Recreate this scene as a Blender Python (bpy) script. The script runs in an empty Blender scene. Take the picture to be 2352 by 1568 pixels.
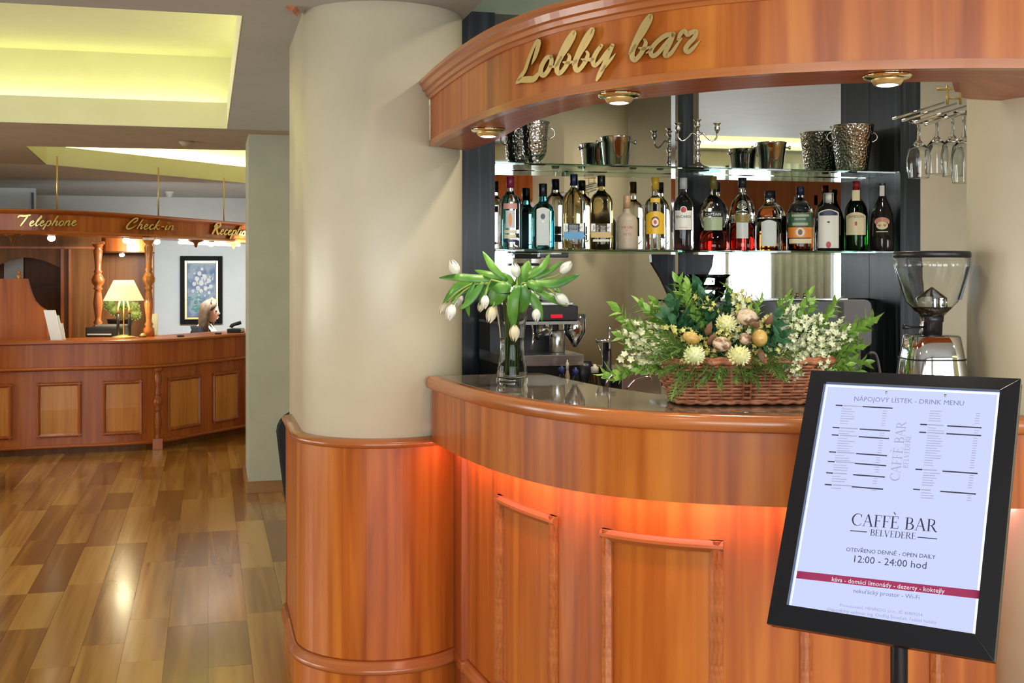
import bpy, bmesh, math, random
from mathutils import Vector, Matrix

# ------------------------------------------------------------------ camera, world, lights, exposure
F, H, CX, HY = 2700.0, 1.60, 1176.0, 625.0          # focal length (px), eye height, optical column, horizon row
TH = math.atan((CX - 477.0) / F)                     # the camera is turned right of the room's depth axis
CT, ST = math.cos(TH), math.sin(TH)
scn = bpy.context.scene
cam_d = bpy.data.cameras.new('camera'); cam = bpy.data.objects.new('camera', cam_d)
scn.collection.objects.link(cam); scn.camera = cam
cam_d.sensor_width = 36.0; cam_d.sensor_fit = 'HORIZONTAL'
cam_d.lens = F / 2352.0 * 36.0
cam_d.shift_y = -(784.0 - HY) / 2352.0
cam_d.clip_start = 0.05; cam_d.clip_end = 100
cam.location = (0, 0, H)
cam.rotation_euler = (math.pi / 2, 0, -TH)

world = bpy.data.worlds.new('world'); scn.world = world; world.use_nodes = True
bg = world.node_tree.nodes['Background']
bg.inputs[0].default_value = (0.80, 0.90, 1.0, 1); bg.inputs[1].default_value = 1.2
vs = scn.view_settings
vs.view_transform = 'Standard'; vs.look = 'None'; vs.gamma = 1.0; vs.use_curve_mapping = False
vs.exposure = 0.12
try:
    scn.cycles.use_denoising = True
    scn.cycles.max_bounces = 9; scn.cycles.diffuse_bounces = 3; scn.cycles.glossy_bounces = 4
    scn.cycles.transmission_bounces = 9; scn.cycles.transparent_max_bounces = 8
    scn.cycles.caustics_reflective = False; scn.cycles.caustics_refractive = False
    scn.cycles.sample_clamp_indirect = 4.0
    scn.cycles.use_adaptive_sampling = True; scn.cycles.adaptive_threshold = 0.03
except Exception:
    pass

def area_light(name, loc, rot, sx, sy, power, col):
    d = bpy.data.lights.new(name, 'AREA'); d.shape = 'RECTANGLE'; d.size = sx; d.size_y = sy
    d.energy = power; d.color = col
    o = bpy.data.objects.new(name, d); scn.collection.objects.link(o)
    o.location = loc; o.rotation_euler = rot
    return o
def spot_light(name, loc, power, col, angle=100, blend=0.6, radius=0.04, rot=(0, 0, 0)):
    d = bpy.data.lights.new(name, 'SPOT'); d.energy = power; d.color = col
    d.spot_size = math.radians(angle); d.spot_blend = blend; d.shadow_soft_size = radius
    o = bpy.data.objects.new(name, d); scn.collection.objects.link(o)
    o.location = loc; o.rotation_euler = rot
    return o
def point_light(name, loc, power, col, radius=0.04):
    d = bpy.data.lights.new(name, 'POINT'); d.energy = power; d.color = col; d.shadow_soft_size = radius
    o = bpy.data.objects.new(name, d); scn.collection.objects.link(o); o.location = loc
    return o

WIN_Y = -3.0                                         # the window wall behind the camera
WINDOWS = [(-3.6, -2.2), (-1.9, -0.3), (0.1, 1.7), (2.1, 3.65), (5.55, 6.9), (7.05, 8.3)]
for (a, b) in WINDOWS:                               # daylight in each window opening
    area_light('window_daylight', ((a + b) / 2, WIN_Y - 0.12, 1.75), (-math.pi / 2, 0, math.pi), b - a, 2.3, 110, (0.91, 0.96, 1.0))
ADDED_WINDOWS = [(3.9, 5.5), (6.3, 7.9), (8.7, 10.3)]
for (a, b) in ADDED_WINDOWS:                          # added windows on the unseen left wall, put in to brighten the lobby
    area_light('window_daylight', (-5.12, (a + b) / 2, 1.45), (0, -math.pi / 2, 0), 1.9, b - a, 85, (1.0, 0.96, 0.88))

# ------------------------------------------------------------------ helpers
def atZ(x, y, Z):
    X = (x - CX) / F * Z
    return Vector((X * CT + Z * ST, -X * ST + Z * CT, H - (y - HY) / F * Z))
def atY(x, y, Y):
    k = (x - CX) / F
    return atZ(x, y, Y / (CT - k * ST))
def ath(x, y, h):
    return atZ(x, y, F * (H - h) / (y - HY))
def proj(p):
    Xc = p[0] * CT - p[1] * ST; Z = p[0] * ST + p[1] * CT
    return CX + F * Xc / Z, HY + F * (H - p[2]) / Z, Z
CAMR = Vector((CT, -ST, 0)); CAMF = Vector((ST, CT, 0))   # directions across and into the view, on plan

col = scn.collection
ORG = {}
def link(o, parent=None):
    col.objects.link(o)
    if parent is not None:
        o.parent = parent
    return o
def tag(o, label=None, cat=None, group=None, kind=None):
    if label: o['label'] = label
    if cat: o['category'] = cat
    if group: o['group'] = group
    if kind: o['kind'] = kind
    return o
def thing(name, loc, label, cat, group=None, rz=0.0):
    o = bpy.data.objects.new(name, None); col.objects.link(o)
    o.location = loc; o.rotation_euler = (0, 0, rz); o.empty_display_size = 0.05
    ORG[o] = Vector(loc)
    return tag(o, label, cat, group)

class MB:
    def __init__(self): self.v = []; self.f = []; self.uv = []; self.sm = []
    def add(self, vs_, fs, uvs=None, smooth=False):
        n = len(self.v); self.v += [tuple(p) for p in vs_]
        for i, f in enumerate(fs):
            self.f.append(tuple(n + k for k in f)); self.uv.append(uvs[i] if uvs else None); self.sm.append(smooth)
        return self
    def box(self, x0, x1, y0, y1, z0, z1):
        P = [(x0,y0,z0),(x1,y0,z0),(x1,y1,z0),(x0,y1,z0),(x0,y0,z1),(x1,y0,z1),(x1,y1,z1),(x0,y1,z1)]
        return self.add(P, [(0,3,2,1),(4,5,6,7),(0,1,5,4),(1,2,6,5),(2,3,7,6),(3,0,4,7)])
    def obox(self, c, ax, ay, az, sx, sy, sz):
        c = Vector(c); ax = Vector(ax).normalized(); ay = Vector(ay).normalized(); az = Vector(az).normalized()
        P = [c + ax*(sx/2*i) + ay*(sy/2*j) + az*(sz/2*k) for k in (-1,1) for (i,j) in ((-1,-1),(1,-1),(1,1),(-1,1))]
        return self.add(P, [(0,3,2,1),(4,5,6,7),(0,1,5,4),(1,2,6,5),(2,3,7,6),(3,0,4,7)])
    def prism(self, poly, z0, z1):
        n = len(poly); P = [(p[0], p[1], z0) for p in poly] + [(p[0], p[1], z1) for p in poly]
        fs = [tuple(reversed(range(n))), tuple(range(n, 2*n))] + [(i, (i+1) % n, n+(i+1) % n, n+i) for i in range(n)]
        return self.add(P, fs)
    def extrude(self, poly3, d):                      # planar polygon of 3D points pushed along d
        n = len(poly3); d = Vector(d); P = [Vector(p) for p in poly3]; P += [p + d for p in P]
        fs = [tuple(reversed(range(n))), tuple(range(n, 2*n))] + [(i, (i+1) % n, n+(i+1) % n, n+i) for i in range(n)]
        return self.add(P, fs)
    def lathe(self, prof, c=(0,0,0), n=20, smooth=True, sq=0.0, a0=0.0, sweep=2*math.pi, sy=1.0):
        full = abs(sweep - 2*math.pi) < 1e-6; m = n if full else n + 1
        P = []; rows = []
        for (r, z) in prof:
            if r <= 1e-7 and full:
                rows.append([len(P)]); P.append((c[0], c[1], c[2]+z)); continue
            row = []
            for i in range(m):
                a = a0 + sweep*i/n
                ca, sa = math.cos(a), math.sin(a); k = 1.0
                if sq > 0:
                    e = 2 + sq*6
                    k = 1.0 / (abs(ca)**e + abs(sa)**e) ** (1/e)
                row.append(len(P)); P.append((c[0]+r*k*ca, c[1]+r*k*sa*sy, c[2]+z))
            rows.append(row)
        fs = []
        for A, B in zip(rows, rows[1:]):
            for i in range(m if full else m-1):
                j = (i+1) % m
                if len(A) == 1 and len(B) == 1: continue
                if len(A) == 1: fs.append((A[0], B[j], B[i]))
                elif len(B) == 1: fs.append((A[i], A[j], B[0]))
                else: fs.append((A[i], A[j], B[j], B[i]))
        if full:
            if len(rows[0]) > 1: fs.append(tuple(reversed(rows[0])))
            if len(rows[-1]) > 1: fs.append(tuple(rows[-1]))
        self.add(P, fs, smooth=smooth); return self
    def sphere(self, c, r, nu=14, nv=9, M=None):
        if not hasattr(r, '__len__'): r = (r, r, r)
        P = [Vector((0,0,-r[2]))]; fs = []
        for j in range(1, nv):
            t = -math.pi/2 + math.pi*j/nv
            for i in range(nu):
                a = 2*math.pi*i/nu
                P.append(Vector((r[0]*math.cos(t)*math.cos(a), r[1]*math.cos(t)*math.sin(a), r[2]*math.sin(t))))
        P.append(Vector((0,0,r[2]))); L = len(P)-1
        for i in range(nu):
            fs.append((0, 1+(i+1) % nu, 1+i)); b = 1+(nv-2)*nu; fs.append((b+i, b+(i+1) % nu, L))
        for j in range(nv-2):
            for i in range(nu):
                a = 1+j*nu; fs.append((a+i, a+(i+1) % nu, a+nu+(i+1) % nu, a+nu+i))
        c = Vector(c); P = [(M @ p if M else p) + c for p in P]
        return self.add(P, fs, smooth=True)
    def tube(self, path, r, n=8, caps=True, closed=False):
        path = [Vector(p) for p in path]; m = len(path)
        rr = list(r) if hasattr(r, '__len__') else [r]*m
        P = []; up = None
        for i, p in enumerate(path):
            if closed: t = path[(i+1) % m] - path[i-1]
            else: t = path[min(i+1, m-1)] - path[max(i-1, 0)]
            t = t.normalized() if t.length > 1e-9 else Vector((0,0,1))
            if up is None:
                up = Vector((0,0,1)) if abs(t.z) < 0.9 else Vector((1,0,0))
            s = t.cross(up)
            if s.length < 1e-6: s = t.cross(Vector((0.3,1,0.2)))
            s.normalize(); up = s.cross(t).normalized()
            for k in range(n):
                a = 2*math.pi*k/n; P.append(p + s*(rr[i]*math.cos(a)) + up*(rr[i]*math.sin(a)))
        fs = []
        for i in range(m if closed else m-1):
            b = ((i+1) % m)*n
            for k in range(n): fs.append((i*n+k, i*n+(k+1) % n, b+(k+1) % n, b+k))
        if caps and not closed:
            fs.append(tuple(reversed(range(n)))); fs.append(tuple(range((m-1)*n, m*n)))
        return self.add(P, fs, smooth=True)
    def ribbon(self, path, widths, nrm, fold=0.25, thick=0.0):   # a leaf: folded strip along a path
        path = [Vector(p) for p in path]; m = len(path); P = []; fs = []
        for i, p in enumerate(path):
            t = (path[min(i+1, m-1)] - path[max(i-1, 0)]).normalized()
            s = t.cross(Vector(nrm))
            s = s.normalized() if s.length > 1e-6 else Vector((1,0,0))
            q = s.cross(t); w = widths[i]
            P += [p - s*w + q*(fold*w), p, p + s*w + q*(fold*w)]
        for i in range(m-1):
            for k in (0, 1): fs.append((3*i+k, 3*i+k+1, 3*i+3+k+1, 3*i+3+k))
        return self.add(P, fs, smooth=True)
    def sweep(self, curve, prof, closed=True, smooth=False, caps=True, u0=0.0, side=1):
        # prof: list of (outward offset, z); the outward side lies right of the direction of travel (side=1)
        nr = curve_normals(curve, side); m = len(prof); P = []; fs = []; uvs = []
        L = [u0]
        for a, b in zip(curve, curve[1:]): L.append(L[-1] + math.hypot(b[0]-a[0], b[1]-a[1]))
        V = [0.0]
        pp = prof + [prof[0]] if closed else prof
        for a, b in zip(pp, pp[1:]): V.append(V[-1] + math.hypot(b[0]-a[0], b[1]-a[1]))
        for (x, y), (nx, ny) in zip(curve, nr):
            for (o, z) in prof: P.append((x+nx*o, y+ny*o, z))
        for i in range(len(curve)-1):
            for k in range(m if closed else m-1):
                j = (k+1) % m; f = (i*m+k, (i+1)*m+k, (i+1)*m+j, i*m+j)
                fs.append(f if side == 1 else f)
                vert = abs(pp[k+1][1]-pp[k][1]) >= abs(pp[k+1][0]-pp[k][0])
                va, vb = (pp[k][1], pp[k+1][1]) if vert else (V[k], V[k+1])
                uvs.append([(L[i], va), (L[i+1], va), (L[i+1], vb), (L[i], vb)])
        if closed and caps:
            fs.append(tuple(range(m))); uvs.append([(p[0], p[1]) for p in prof])
            b = (len(curve)-1)*m; fs.append(tuple(b+k for k in reversed(range(m)))); uvs.append([(p[0], p[1]) for p in reversed(prof)])
        return self.add(P, fs, uvs, smooth)
    def mesh(self, name):
        me = bpy.data.meshes.new(name); me.from_pydata(self.v, [], self.f)
        if any(u is not None for u in self.uv):
            ul = me.uv_layers.new(name='uv')
            for p, u in zip(me.polygons, self.uv):
                if u:
                    for li, c in zip(p.loop_indices, u): ul.data[li].uv = c
        me.polygons.foreach_set('use_smooth', self.sm)
        bm = bmesh.new(); bm.from_mesh(me); bmesh.ops.recalc_face_normals(bm, faces=bm.faces); bm.to_mesh(me); bm.free()
        me.update(); return me
    def build(self, name, mat, parent=None, local=False, bevel=0.0, sub=0, autosmooth=False, solid=0.0):
        if parent is not None and not local:
            o = ORG.get(parent, Vector((0,0,0)))
            self.v = [(p[0]-o[0], p[1]-o[1], p[2]-o[2]) for p in self.v]
        me = self.mesh(name); me.materials.append(mat)
        ob = bpy.data.objects.new(name, me); link(ob, parent)
        ORG[ob] = ORG.get(parent, Vector((0,0,0))) if parent is not None else Vector((0,0,0))
        if solid:
            m = ob.modifiers.new('solid', 'SOLIDIFY'); m.thickness = solid; m.offset = 0
        if bevel:
            m = ob.modifiers.new('bevel', 'BEVEL'); m.width = bevel; m.segments = 2; m.limit_method = 'ANGLE'; m.angle_limit = math.radians(40)
        if sub:
            m = ob.modifiers.new('sub', 'SUBSURF'); m.levels = sub; m.render_levels = sub
        return ob
def curve_normals(c, side=1):
    out = []
    for i in range(len(c)):
        a = c[max(i-1, 0)]; b = c[min(i+1, len(c)-1)]
        dx, dy = b[0]-a[0], b[1]-a[1]; l = math.hypot(dx, dy) or 1
        out.append((dy/l*side, -dx/l*side))
    return out
def spline(pts, step=0.03):
    pts = [tuple(p) for p in pts]; out = []
    Q = [tuple(2*a-b for a, b in zip(pts[0], pts[1]))] + pts + [tuple(2*a-b for a, b in zip(pts[-1], pts[-2]))]
    for i in range(1, len(Q)-2):
        p0, p1, p2, p3 = Q[i-1:i+3]; d = math.dist(p1, p2); n = max(1, int(d/step))
        for k in range(n):
            t = k/n
            out.append(tuple(0.5*((2*b)+(-a+c)*t+(2*a-5*b+4*c-d_)*t*t+(-a+3*b-3*c+d_)*t**3) for a, b, c, d_ in zip(p0, p1, p2, p3)))
    out.append(pts[-1]); return out
def sub_curve(c, i0, i1):                              # part of a polyline between two float indices
    def at(i):
        k = min(int(i), len(c)-2); t = i-k
        return tuple(a+(b-a)*t for a, b in zip(c[k], c[k+1]))
    return [at(i0)] + [c[k] for k in range(int(math.floor(i0))+1, int(math.ceil(i1)))] + [at(i1)]
def curve_at_px(c, x, off=0.0):                        # float index where the plan curve stands in image column x
    nr = curve_normals(c); prev = None
    for i, (p, n) in enumerate(zip(c, nr)):
        q = proj((p[0]+n[0]*off, p[1]+n[1]*off, 0))[0]
        if prev is not None and (prev-x)*(q-x) <= 0 and abs(q-prev) > 1e-9:
            return i-1 + (x-prev)/(q-prev)
        prev = q
    return 0.0 if abs(proj((*c[0], 0))[0]-x) < abs(proj((*c[-1], 0))[0]-x) else len(c)-1.0
def point_on(c, i, off=0.0):
    k = min(int(i), len(c)-2); t = i-k; nr = curve_normals(c)
    p = [a+(b-a)*t for a, b in zip(c[k], c[k+1])]; n = [a+(b-a)*t for a, b in zip(nr[k], nr[k+1])]
    return Vector((p[0]+n[0]*off, p[1]+n[1]*off, 0)), Vector((n[0], n[1], 0)).normalized()
def copy_tree(o, parent=None):
    c = o.copy(); col.objects.link(c); c.parent = parent
    for ch in list(o.children): copy_tree(ch, c)
    return c

# ------------------------------------------------------------------ materials
def new_mat(name):
    m = bpy.data.materials.new(name); m.use_nodes = True
    nt = m.node_tree; b = nt.nodes['Principled BSDF']
    return m, nt, b
def plain(name, rgb, rough=0.5, metal=0.0, spec=0.5, coat=0.0, emit=None, estr=0.0):
    m, nt, b = new_mat(name)
    b.inputs['Base Color'].default_value = (*rgb, 1); b.inputs['Roughness'].default_value = rough
    b.inputs['Metallic'].default_value = metal; b.inputs['Specular IOR Level'].default_value = spec
    b.inputs['Coat Weight'].default_value = coat
    if emit: b.inputs['Emission Color'].default_value = (*emit, 1); b.inputs['Emission Strength'].default_value = estr
    return m
def N(nt, kind, **kw):
    n = nt.nodes.new(kind)
    for k, v in kw.items():
        if k in n.inputs.keys() if hasattr(n.inputs, 'keys') else False: n.inputs[k].default_value = v
        else: setattr(n, k, v)
    return n
def mapping(nt, coord, scale):
    tc = nt.nodes.new('ShaderNodeTexCoord'); mp = nt.nodes.new('ShaderNodeMapping'); mp.inputs['Scale'].default_value = scale
    nt.links.new(tc.outputs[coord], mp.inputs['Vector']); return mp
def ramp(nt, fac, stops):
    r = nt.nodes.new('ShaderNodeValToRGB'); e = r.color_ramp.elements
    while len(e) < len(stops): e.new(0.5)
    for el, (p, c) in zip(e, stops): el.position = p; el.color = (*c, 1)
    nt.links.new(fac, r.inputs[0]); return r
def speckled(name, c0, c1, scale=40, rough=0.6, bump=0.0, coord='Object', detail=4, coat=0.0, spec=0.5, lo=0.35, hi=0.65):
    m, nt, b = new_mat(name); mp = mapping(nt, coord, (1, 1, 1))
    n = nt.nodes.new('ShaderNodeTexNoise'); n.inputs['Scale'].default_value = scale; n.inputs['Detail'].default_value = detail
    nt.links.new(mp.outputs[0], n.inputs['Vector'])
    r = ramp(nt, n.outputs[0], [(lo, c0), (hi, c1)]); nt.links.new(r.outputs[0], b.inputs['Base Color'])
    b.inputs['Roughness'].default_value = rough; b.inputs['Coat Weight'].default_value = coat; b.inputs['Specular IOR Level'].default_value = spec
    if bump:
        bp = nt.nodes.new('ShaderNodeBump'); bp.inputs['Strength'].default_value = bump; bp.inputs['Distance'].default_value = 0.002
        nt.links.new(n.outputs[0], bp.inputs['Height']); nt.links.new(bp.outputs[0], b.inputs['Normal'])
    return m
def wood(name, dark, mid, light, coord='UV', along='v', rough=0.34, coat=0.16, strip=0.0, grain=1.0, rnd=0.0, fig=1.5, figw=0.55, sk=0.22, spec=0.5):
    # fine grain stretched along one axis, broad veneer figure, optional veneer strips and per-object tone
    m, nt, b = new_mat(name); L = nt.links
    s = {'v': (26, 1.1, 26), 'u': (1.1, 26, 26), 'x': (1.1, 26, 26), 'y': (26, 1.1, 26), 'z': (26, 26, 1.1)}[along]
    if coord == 'UV' and along == 'v': s = (26, 1.1, 1)
    if coord == 'UV' and along == 'u': s = (1.1, 26, 1)
    mp = mapping(nt, coord, tuple(q*grain for q in s))
    oi = nt.nodes.new('ShaderNodeObjectInfo')
    vec = mp.outputs[0]
    if rnd:
        va = nt.nodes.new('ShaderNodeVectorMath'); va.operation = 'ADD'
        sc = nt.nodes.new('ShaderNodeVectorMath'); sc.operation = 'SCALE'; sc.inputs['Scale'].default_value = 37.0
        cmb = nt.nodes.new('ShaderNodeCombineXYZ')
        for k in range(3): L.new(oi.outputs['Random'], cmb.inputs[k])
        L.new(cmb.outputs[0], sc.inputs[0]); L.new(vec, va.inputs[0]); L.new(sc.outputs[0], va.inputs[1]); vec = va.outputs[0]
    n1 = nt.nodes.new('ShaderNodeTexNoise'); n1.inputs['Scale'].default_value = 1.0; n1.inputs['Detail'].default_value = 6; n1.inputs['Distortion'].default_value = 0.8
    L.new(vec, n1.inputs['Vector'])
    n2 = nt.nodes.new('ShaderNodeTexNoise'); n2.inputs['Scale'].default_value = 0.22; n2.inputs['Detail'].default_value = 2; n2.inputs['Distortion'].default_value = fig
    L.new(vec, n2.inputs['Vector'])
    mx = nt.nodes.new('ShaderNodeMath'); mx.operation = 'MULTIPLY_ADD'; mx.inputs[1].default_value = 1.10-figw
    ml = nt.nodes.new('ShaderNodeMath'); ml.operation = 'MULTIPLY'; ml.inputs[1].default_value = figw
    L.new(n2.outputs[0], ml.inputs[0]); L.new(n1.outputs[0], mx.inputs[0]); L.new(ml.outputs[0], mx.inputs[2])
    fac = mx.outputs[0]
    if strip:
        tc = nt.nodes.new('ShaderNodeTexCoord'); sp = nt.nodes.new('ShaderNodeSeparateXYZ'); L.new(tc.outputs[coord], sp.inputs[0])
        dv = nt.nodes.new('ShaderNodeMath'); dv.operation = 'DIVIDE'; dv.inputs[1].default_value = strip
        fl = nt.nodes.new('ShaderNodeMath'); fl.operation = 'FLOOR'; wn = nt.nodes.new('ShaderNodeTexWhiteNoise'); wn.noise_dimensions = '1D'
        L.new(sp.outputs[0 if along in 'vzy' else 1], dv.inputs[0]); L.new(dv.outputs[0], fl.inputs[0]); L.new(fl.outputs[0], wn.inputs['W'])
        ma = nt.nodes.new('ShaderNodeMath'); ma.operation = 'MULTIPLY_ADD'; ma.inputs[1].default_value = sk
        L.new(wn.outputs[0], ma.inputs[0])
        sb = nt.nodes.new('ShaderNodeMath'); sb.operation = 'SUBTRACT'; sb.inputs[1].default_value = sk/2
        L.new(fac, ma.inputs[2]); L.new(ma.outputs[0], sb.inputs[0]); fac = sb.outputs[0]
    if rnd:
        ma = nt.nodes.new('ShaderNodeMath'); ma.operation = 'MULTIPLY_ADD'; ma.inputs[1].default_value = rnd
        L.new(oi.outputs['Random'], ma.inputs[0]); L.new(fac, ma.inputs[2])
        sb = nt.nodes.new('ShaderNodeMath'); sb.operation = 'SUBTRACT'; sb.inputs[1].default_value = rnd/2
        L.new(ma.outputs[0], sb.inputs[0]); fac = sb.outputs[0]
    r = ramp(nt, fac, [(0.36, dark), (0.55, mid), (0.74, light)])
    L.new(r.outputs[0], b.inputs['Base Color'])
    b.inputs['Roughness'].default_value = rough; b.inputs['Coat Weight'].default_value = coat; b.inputs['Coat Roughness'].default_value = 0.12; b.inputs['Specular IOR Level'].default_value = spec
    return m
def glass(name, rgb=(1, 1, 1), ior=1.45, rough=0.0):
    m, nt, b = new_mat(name)
    b.inputs['Base Color'].default_value = (*rgb, 1); b.inputs['Transmission Weight'].default_value = 1.0
    b.inputs['IOR'].default_value = ior; b.inputs['Roughness'].default_value = rough
    return m
def pane_mat(name, tint=(1, 1, 1)):                    # thin flat pane: clear with a mirror-like sheen
    m = bpy.data.materials.new(name); m.use_nodes = True; nt = m.node_tree; nt.nodes.clear()
    o = nt.nodes.new('ShaderNodeOutputMaterial'); t = nt.nodes.new('ShaderNodeBsdfTransparent'); g = nt.nodes.new('ShaderNodeBsdfGlossy')
    t.inputs[0].default_value = (*tint, 1); g.inputs['Roughness'].default_value = 0.02
    fr = nt.nodes.new('ShaderNodeFresnel'); mx = nt.nodes.new('ShaderNodeMixShader')
    nt.links.new(fr.outputs[0], mx.inputs[0]); nt.links.new(t.outputs[0], mx.inputs[1]); nt.links.new(g.outputs[0], mx.inputs[2]); nt.links.new(mx.outputs[0], o.inputs[0])
    return m
def emit(name, rgb, s):
    m = bpy.data.materials.new(name); m.use_nodes = True; nt = m.node_tree; nt.nodes.clear()
    o = nt.nodes.new('ShaderNodeOutputMaterial'); e = nt.nodes.new('ShaderNodeEmission')
    e.inputs[0].default_value = (*rgb, 1); e.inputs[1].default_value = s; nt.links.new(e.outputs[0], o.inputs[0]); return m
def hammered(name, rgb):
    m, nt, b = new_mat(name); b.inputs['Base Color'].default_value = (*rgb, 1); b.inputs['Metallic'].default_value = 1; b.inputs['Roughness'].default_value = 0.14
    mp = mapping(nt, 'Object', (1, 1, 1)); v = nt.nodes.new('ShaderNodeTexVoronoi'); v.inputs['Scale'].default_value = 85
    nt.links.new(mp.outputs[0], v.inputs['Vector']); bp = nt.nodes.new('ShaderNodeBump'); bp.inputs['Strength'].default_value = 0.9; bp.inputs['Distance'].default_value = 0.004
    nt.links.new(v.outputs[0], bp.inputs['Height']); nt.links.new(bp.outputs[0], b.inputs['Normal']); return m

M = {}
M['cherry'] = wood('cherry_veneer', (0.25, 0.050, 0.006), (0.43, 0.112, 0.014), (0.57, 0.19, 0.028), strip=0.21, fig=2.6, figw=0.62, sk=0.12, grain=0.8, coat=0.10, spec=0.4)
M['cherry_o'] = wood('cherry_solid', (0.27, 0.065, 0.014), (0.42, 0.12, 0.030), (0.52, 0.18, 0.05), coord='Object', along='z')
M['cherry_h'] = wood('cherry_moulding', (0.28, 0.075, 0.018), (0.42, 0.135, 0.036), (0.54, 0.20, 0.06), along='u', rough=0.25)
M['cherry_light'] = wood('light_cherry_panel', (0.48, 0.16, 0.022), (0.64, 0.25, 0.042), (0.72, 0.32, 0.07), coord='Object', along='z', coat=0.05, spec=0.35)
M['mahog'] = wood('reddish_veneer', (0.26, 0.050, 0.007), (0.41, 0.095, 0.013), (0.52, 0.15, 0.024), strip=0.16, coat=0.05, spec=0.35, sk=0.16)
M['mahog_h'] = wood('reddish_moulding', (0.28, 0.06, 0.010), (0.42, 0.11, 0.018), (0.52, 0.17, 0.030), along='u', coat=0.08, spec=0.4)
M['mahog_o'] = wood('reddish_solid', (0.24, 0.050, 0.008), (0.36, 0.090, 0.013), (0.45, 0.13, 0.022), coord='Object', along='z', coat=0.05, spec=0.4)
M['mahog_dark'] = wood('brown_panelling', (0.10, 0.032, 0.006), (0.165, 0.056, 0.010), (0.21, 0.080, 0.017), coord='Object', along='z', rough=0.45, coat=0.0, spec=0.3)
M['turned'] = wood('turned_honey_wood', (0.34, 0.11, 0.02), (0.48, 0.17, 0.034), (0.58, 0.24, 0.06), coord='Object', along='z', rough=0.2)
M['plank'] = wood('floor_plank', (0.24, 0.105, 0.022), (0.44, 0.215, 0.048), (0.58, 0.33, 0.085), coord='Object', along='y', rough=0.2, coat=0.25, grain=0.5, rnd=0.34, fig=4.0, figw=0.68)
M['floor'] = wood('floor_wood', (0.24, 0.105, 0.022), (0.44, 0.215, 0.048), (0.58, 0.33, 0.085), coord='Object', along='y', rough=0.25, coat=0.2, strip=0.175)
M['skirt'] = wood('oak_skirting', (0.20, 0.09, 0.025), (0.30, 0.14, 0.04), (0.36, 0.18, 0.06), coord='Object', along='x', rough=0.35)
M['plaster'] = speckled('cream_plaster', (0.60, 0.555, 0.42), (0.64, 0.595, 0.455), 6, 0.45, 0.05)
M['plaster_col'] = speckled('column_plaster', (0.60, 0.54, 0.38), (0.63, 0.57, 0.41), 5, 0.38, 0.03)
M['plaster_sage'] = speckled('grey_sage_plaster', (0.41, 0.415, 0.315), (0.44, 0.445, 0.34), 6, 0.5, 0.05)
M['plaster_green'] = speckled('sage_plaster', (0.30, 0.36, 0.25), (0.34, 0.40, 0.28), 6, 0.6, 0.05)
M['plaster_white'] = speckled('pale_blue_plaster', (0.72, 0.77, 0.78), (0.76, 0.80, 0.81), 5, 0.6, 0.04)
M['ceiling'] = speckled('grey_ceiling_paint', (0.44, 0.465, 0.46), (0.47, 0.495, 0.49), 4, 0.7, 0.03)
M['ceiling_bounce'] = speckled('ceiling_brown_bounce', (0.36, 0.29, 0.20), (0.39, 0.315, 0.22), 4, 0.7, 0.03)  # ceiling with the brown bounce light put into its colour
M['coffer'] = speckled('yellow_cove_paint', (0.83, 0.82, 0.52), (0.86, 0.85, 0.55), 4, 0.6, 0.02)
M['ebony'] = wood('black_stained_ash', (0.006, 0.008, 0.010), (0.013, 0.017, 0.021), (0.06, 0.075, 0.09), coord='Object', along='z', rough=0.3, coat=0.0, grain=1.4, fig=3.0, spec=0.28)
M['mirror'] = plain('mirror_silver', (0.86, 0.88, 0.86), 0.015, 1.0)
M['granite'] = speckled('brown_granite', (0.07, 0.055, 0.04), (0.38, 0.31, 0.22), 260, 0.06, 0.0, detail=6, coat=0.4, lo=0.40, hi=0.66)
M['brass'] = plain('brushed_brass', (0.72, 0.54, 0.22), 0.30, 0.65)
M['gold'] = plain('polished_gold', (0.90, 0.70, 0.25), 0.28, 0.45)
M['ring'] = plain('polished_brass', (0.86, 0.76, 0.50), 0.12, 1.0)
M['chrome'] = plain('chrome', (0.80, 0.81, 0.82), 0.06, 1.0)
M['steel'] = plain('brushed_steel', (0.62, 0.62, 0.60), 0.22, 1.0)
M['bucket'] = plain('polished_steel', (0.80, 0.80, 0.79), 0.10, 1.0)
M['silver'] = plain('silver_plate', (0.78, 0.77, 0.74), 0.10, 1.0)
M['hammered'] = hammered('hammered_steel', (0.66, 0.64, 0.60))
M['black'] = plain('black_plastic', (0.012, 0.012, 0.014), 0.35)
M['blackmetal'] = plain('black_metal', (0.015, 0.016, 0.02), 0.28, 0.3)
M['grey'] = plain('grey_plastic', (0.17, 0.17, 0.18), 0.45)
M['dark'] = plain('dark_steel', (0.05, 0.05, 0.052), 0.35, 0.6)
M['white'] = plain('white_paper', (0.82, 0.84, 0.80), 0.6)
M['leather'] = plain('black_leather', (0.010, 0.011, 0.010), 0.5, spec=0.2)
M['clear'] = glass('clear_glass', (0.97, 0.99, 0.98), 1.45)
M['thin'] = pane_mat('thin_cut_glass', (0.90, 0.95, 0.95))
M['shelf'] = glass('green_edged_glass', (0.55, 0.85, 0.72), 1.45)
M['lamp_on'] = emit('lamp_glow', (1.0, 0.88, 0.66), 9.0)
M['spot_on'] = emit('spot_glow', (1.0, 0.94, 0.82), 9.0)
M['cove_on'] = emit('cove_tube', (0.97, 0.96, 0.56), 15.0)
M['cove_far'] = emit('cove_tube_far', (0.97, 0.96, 0.56), 75.0)
M['led'] = emit('red_led_strip', (1.0, 0.35, 0.39), 40.0)

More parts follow.
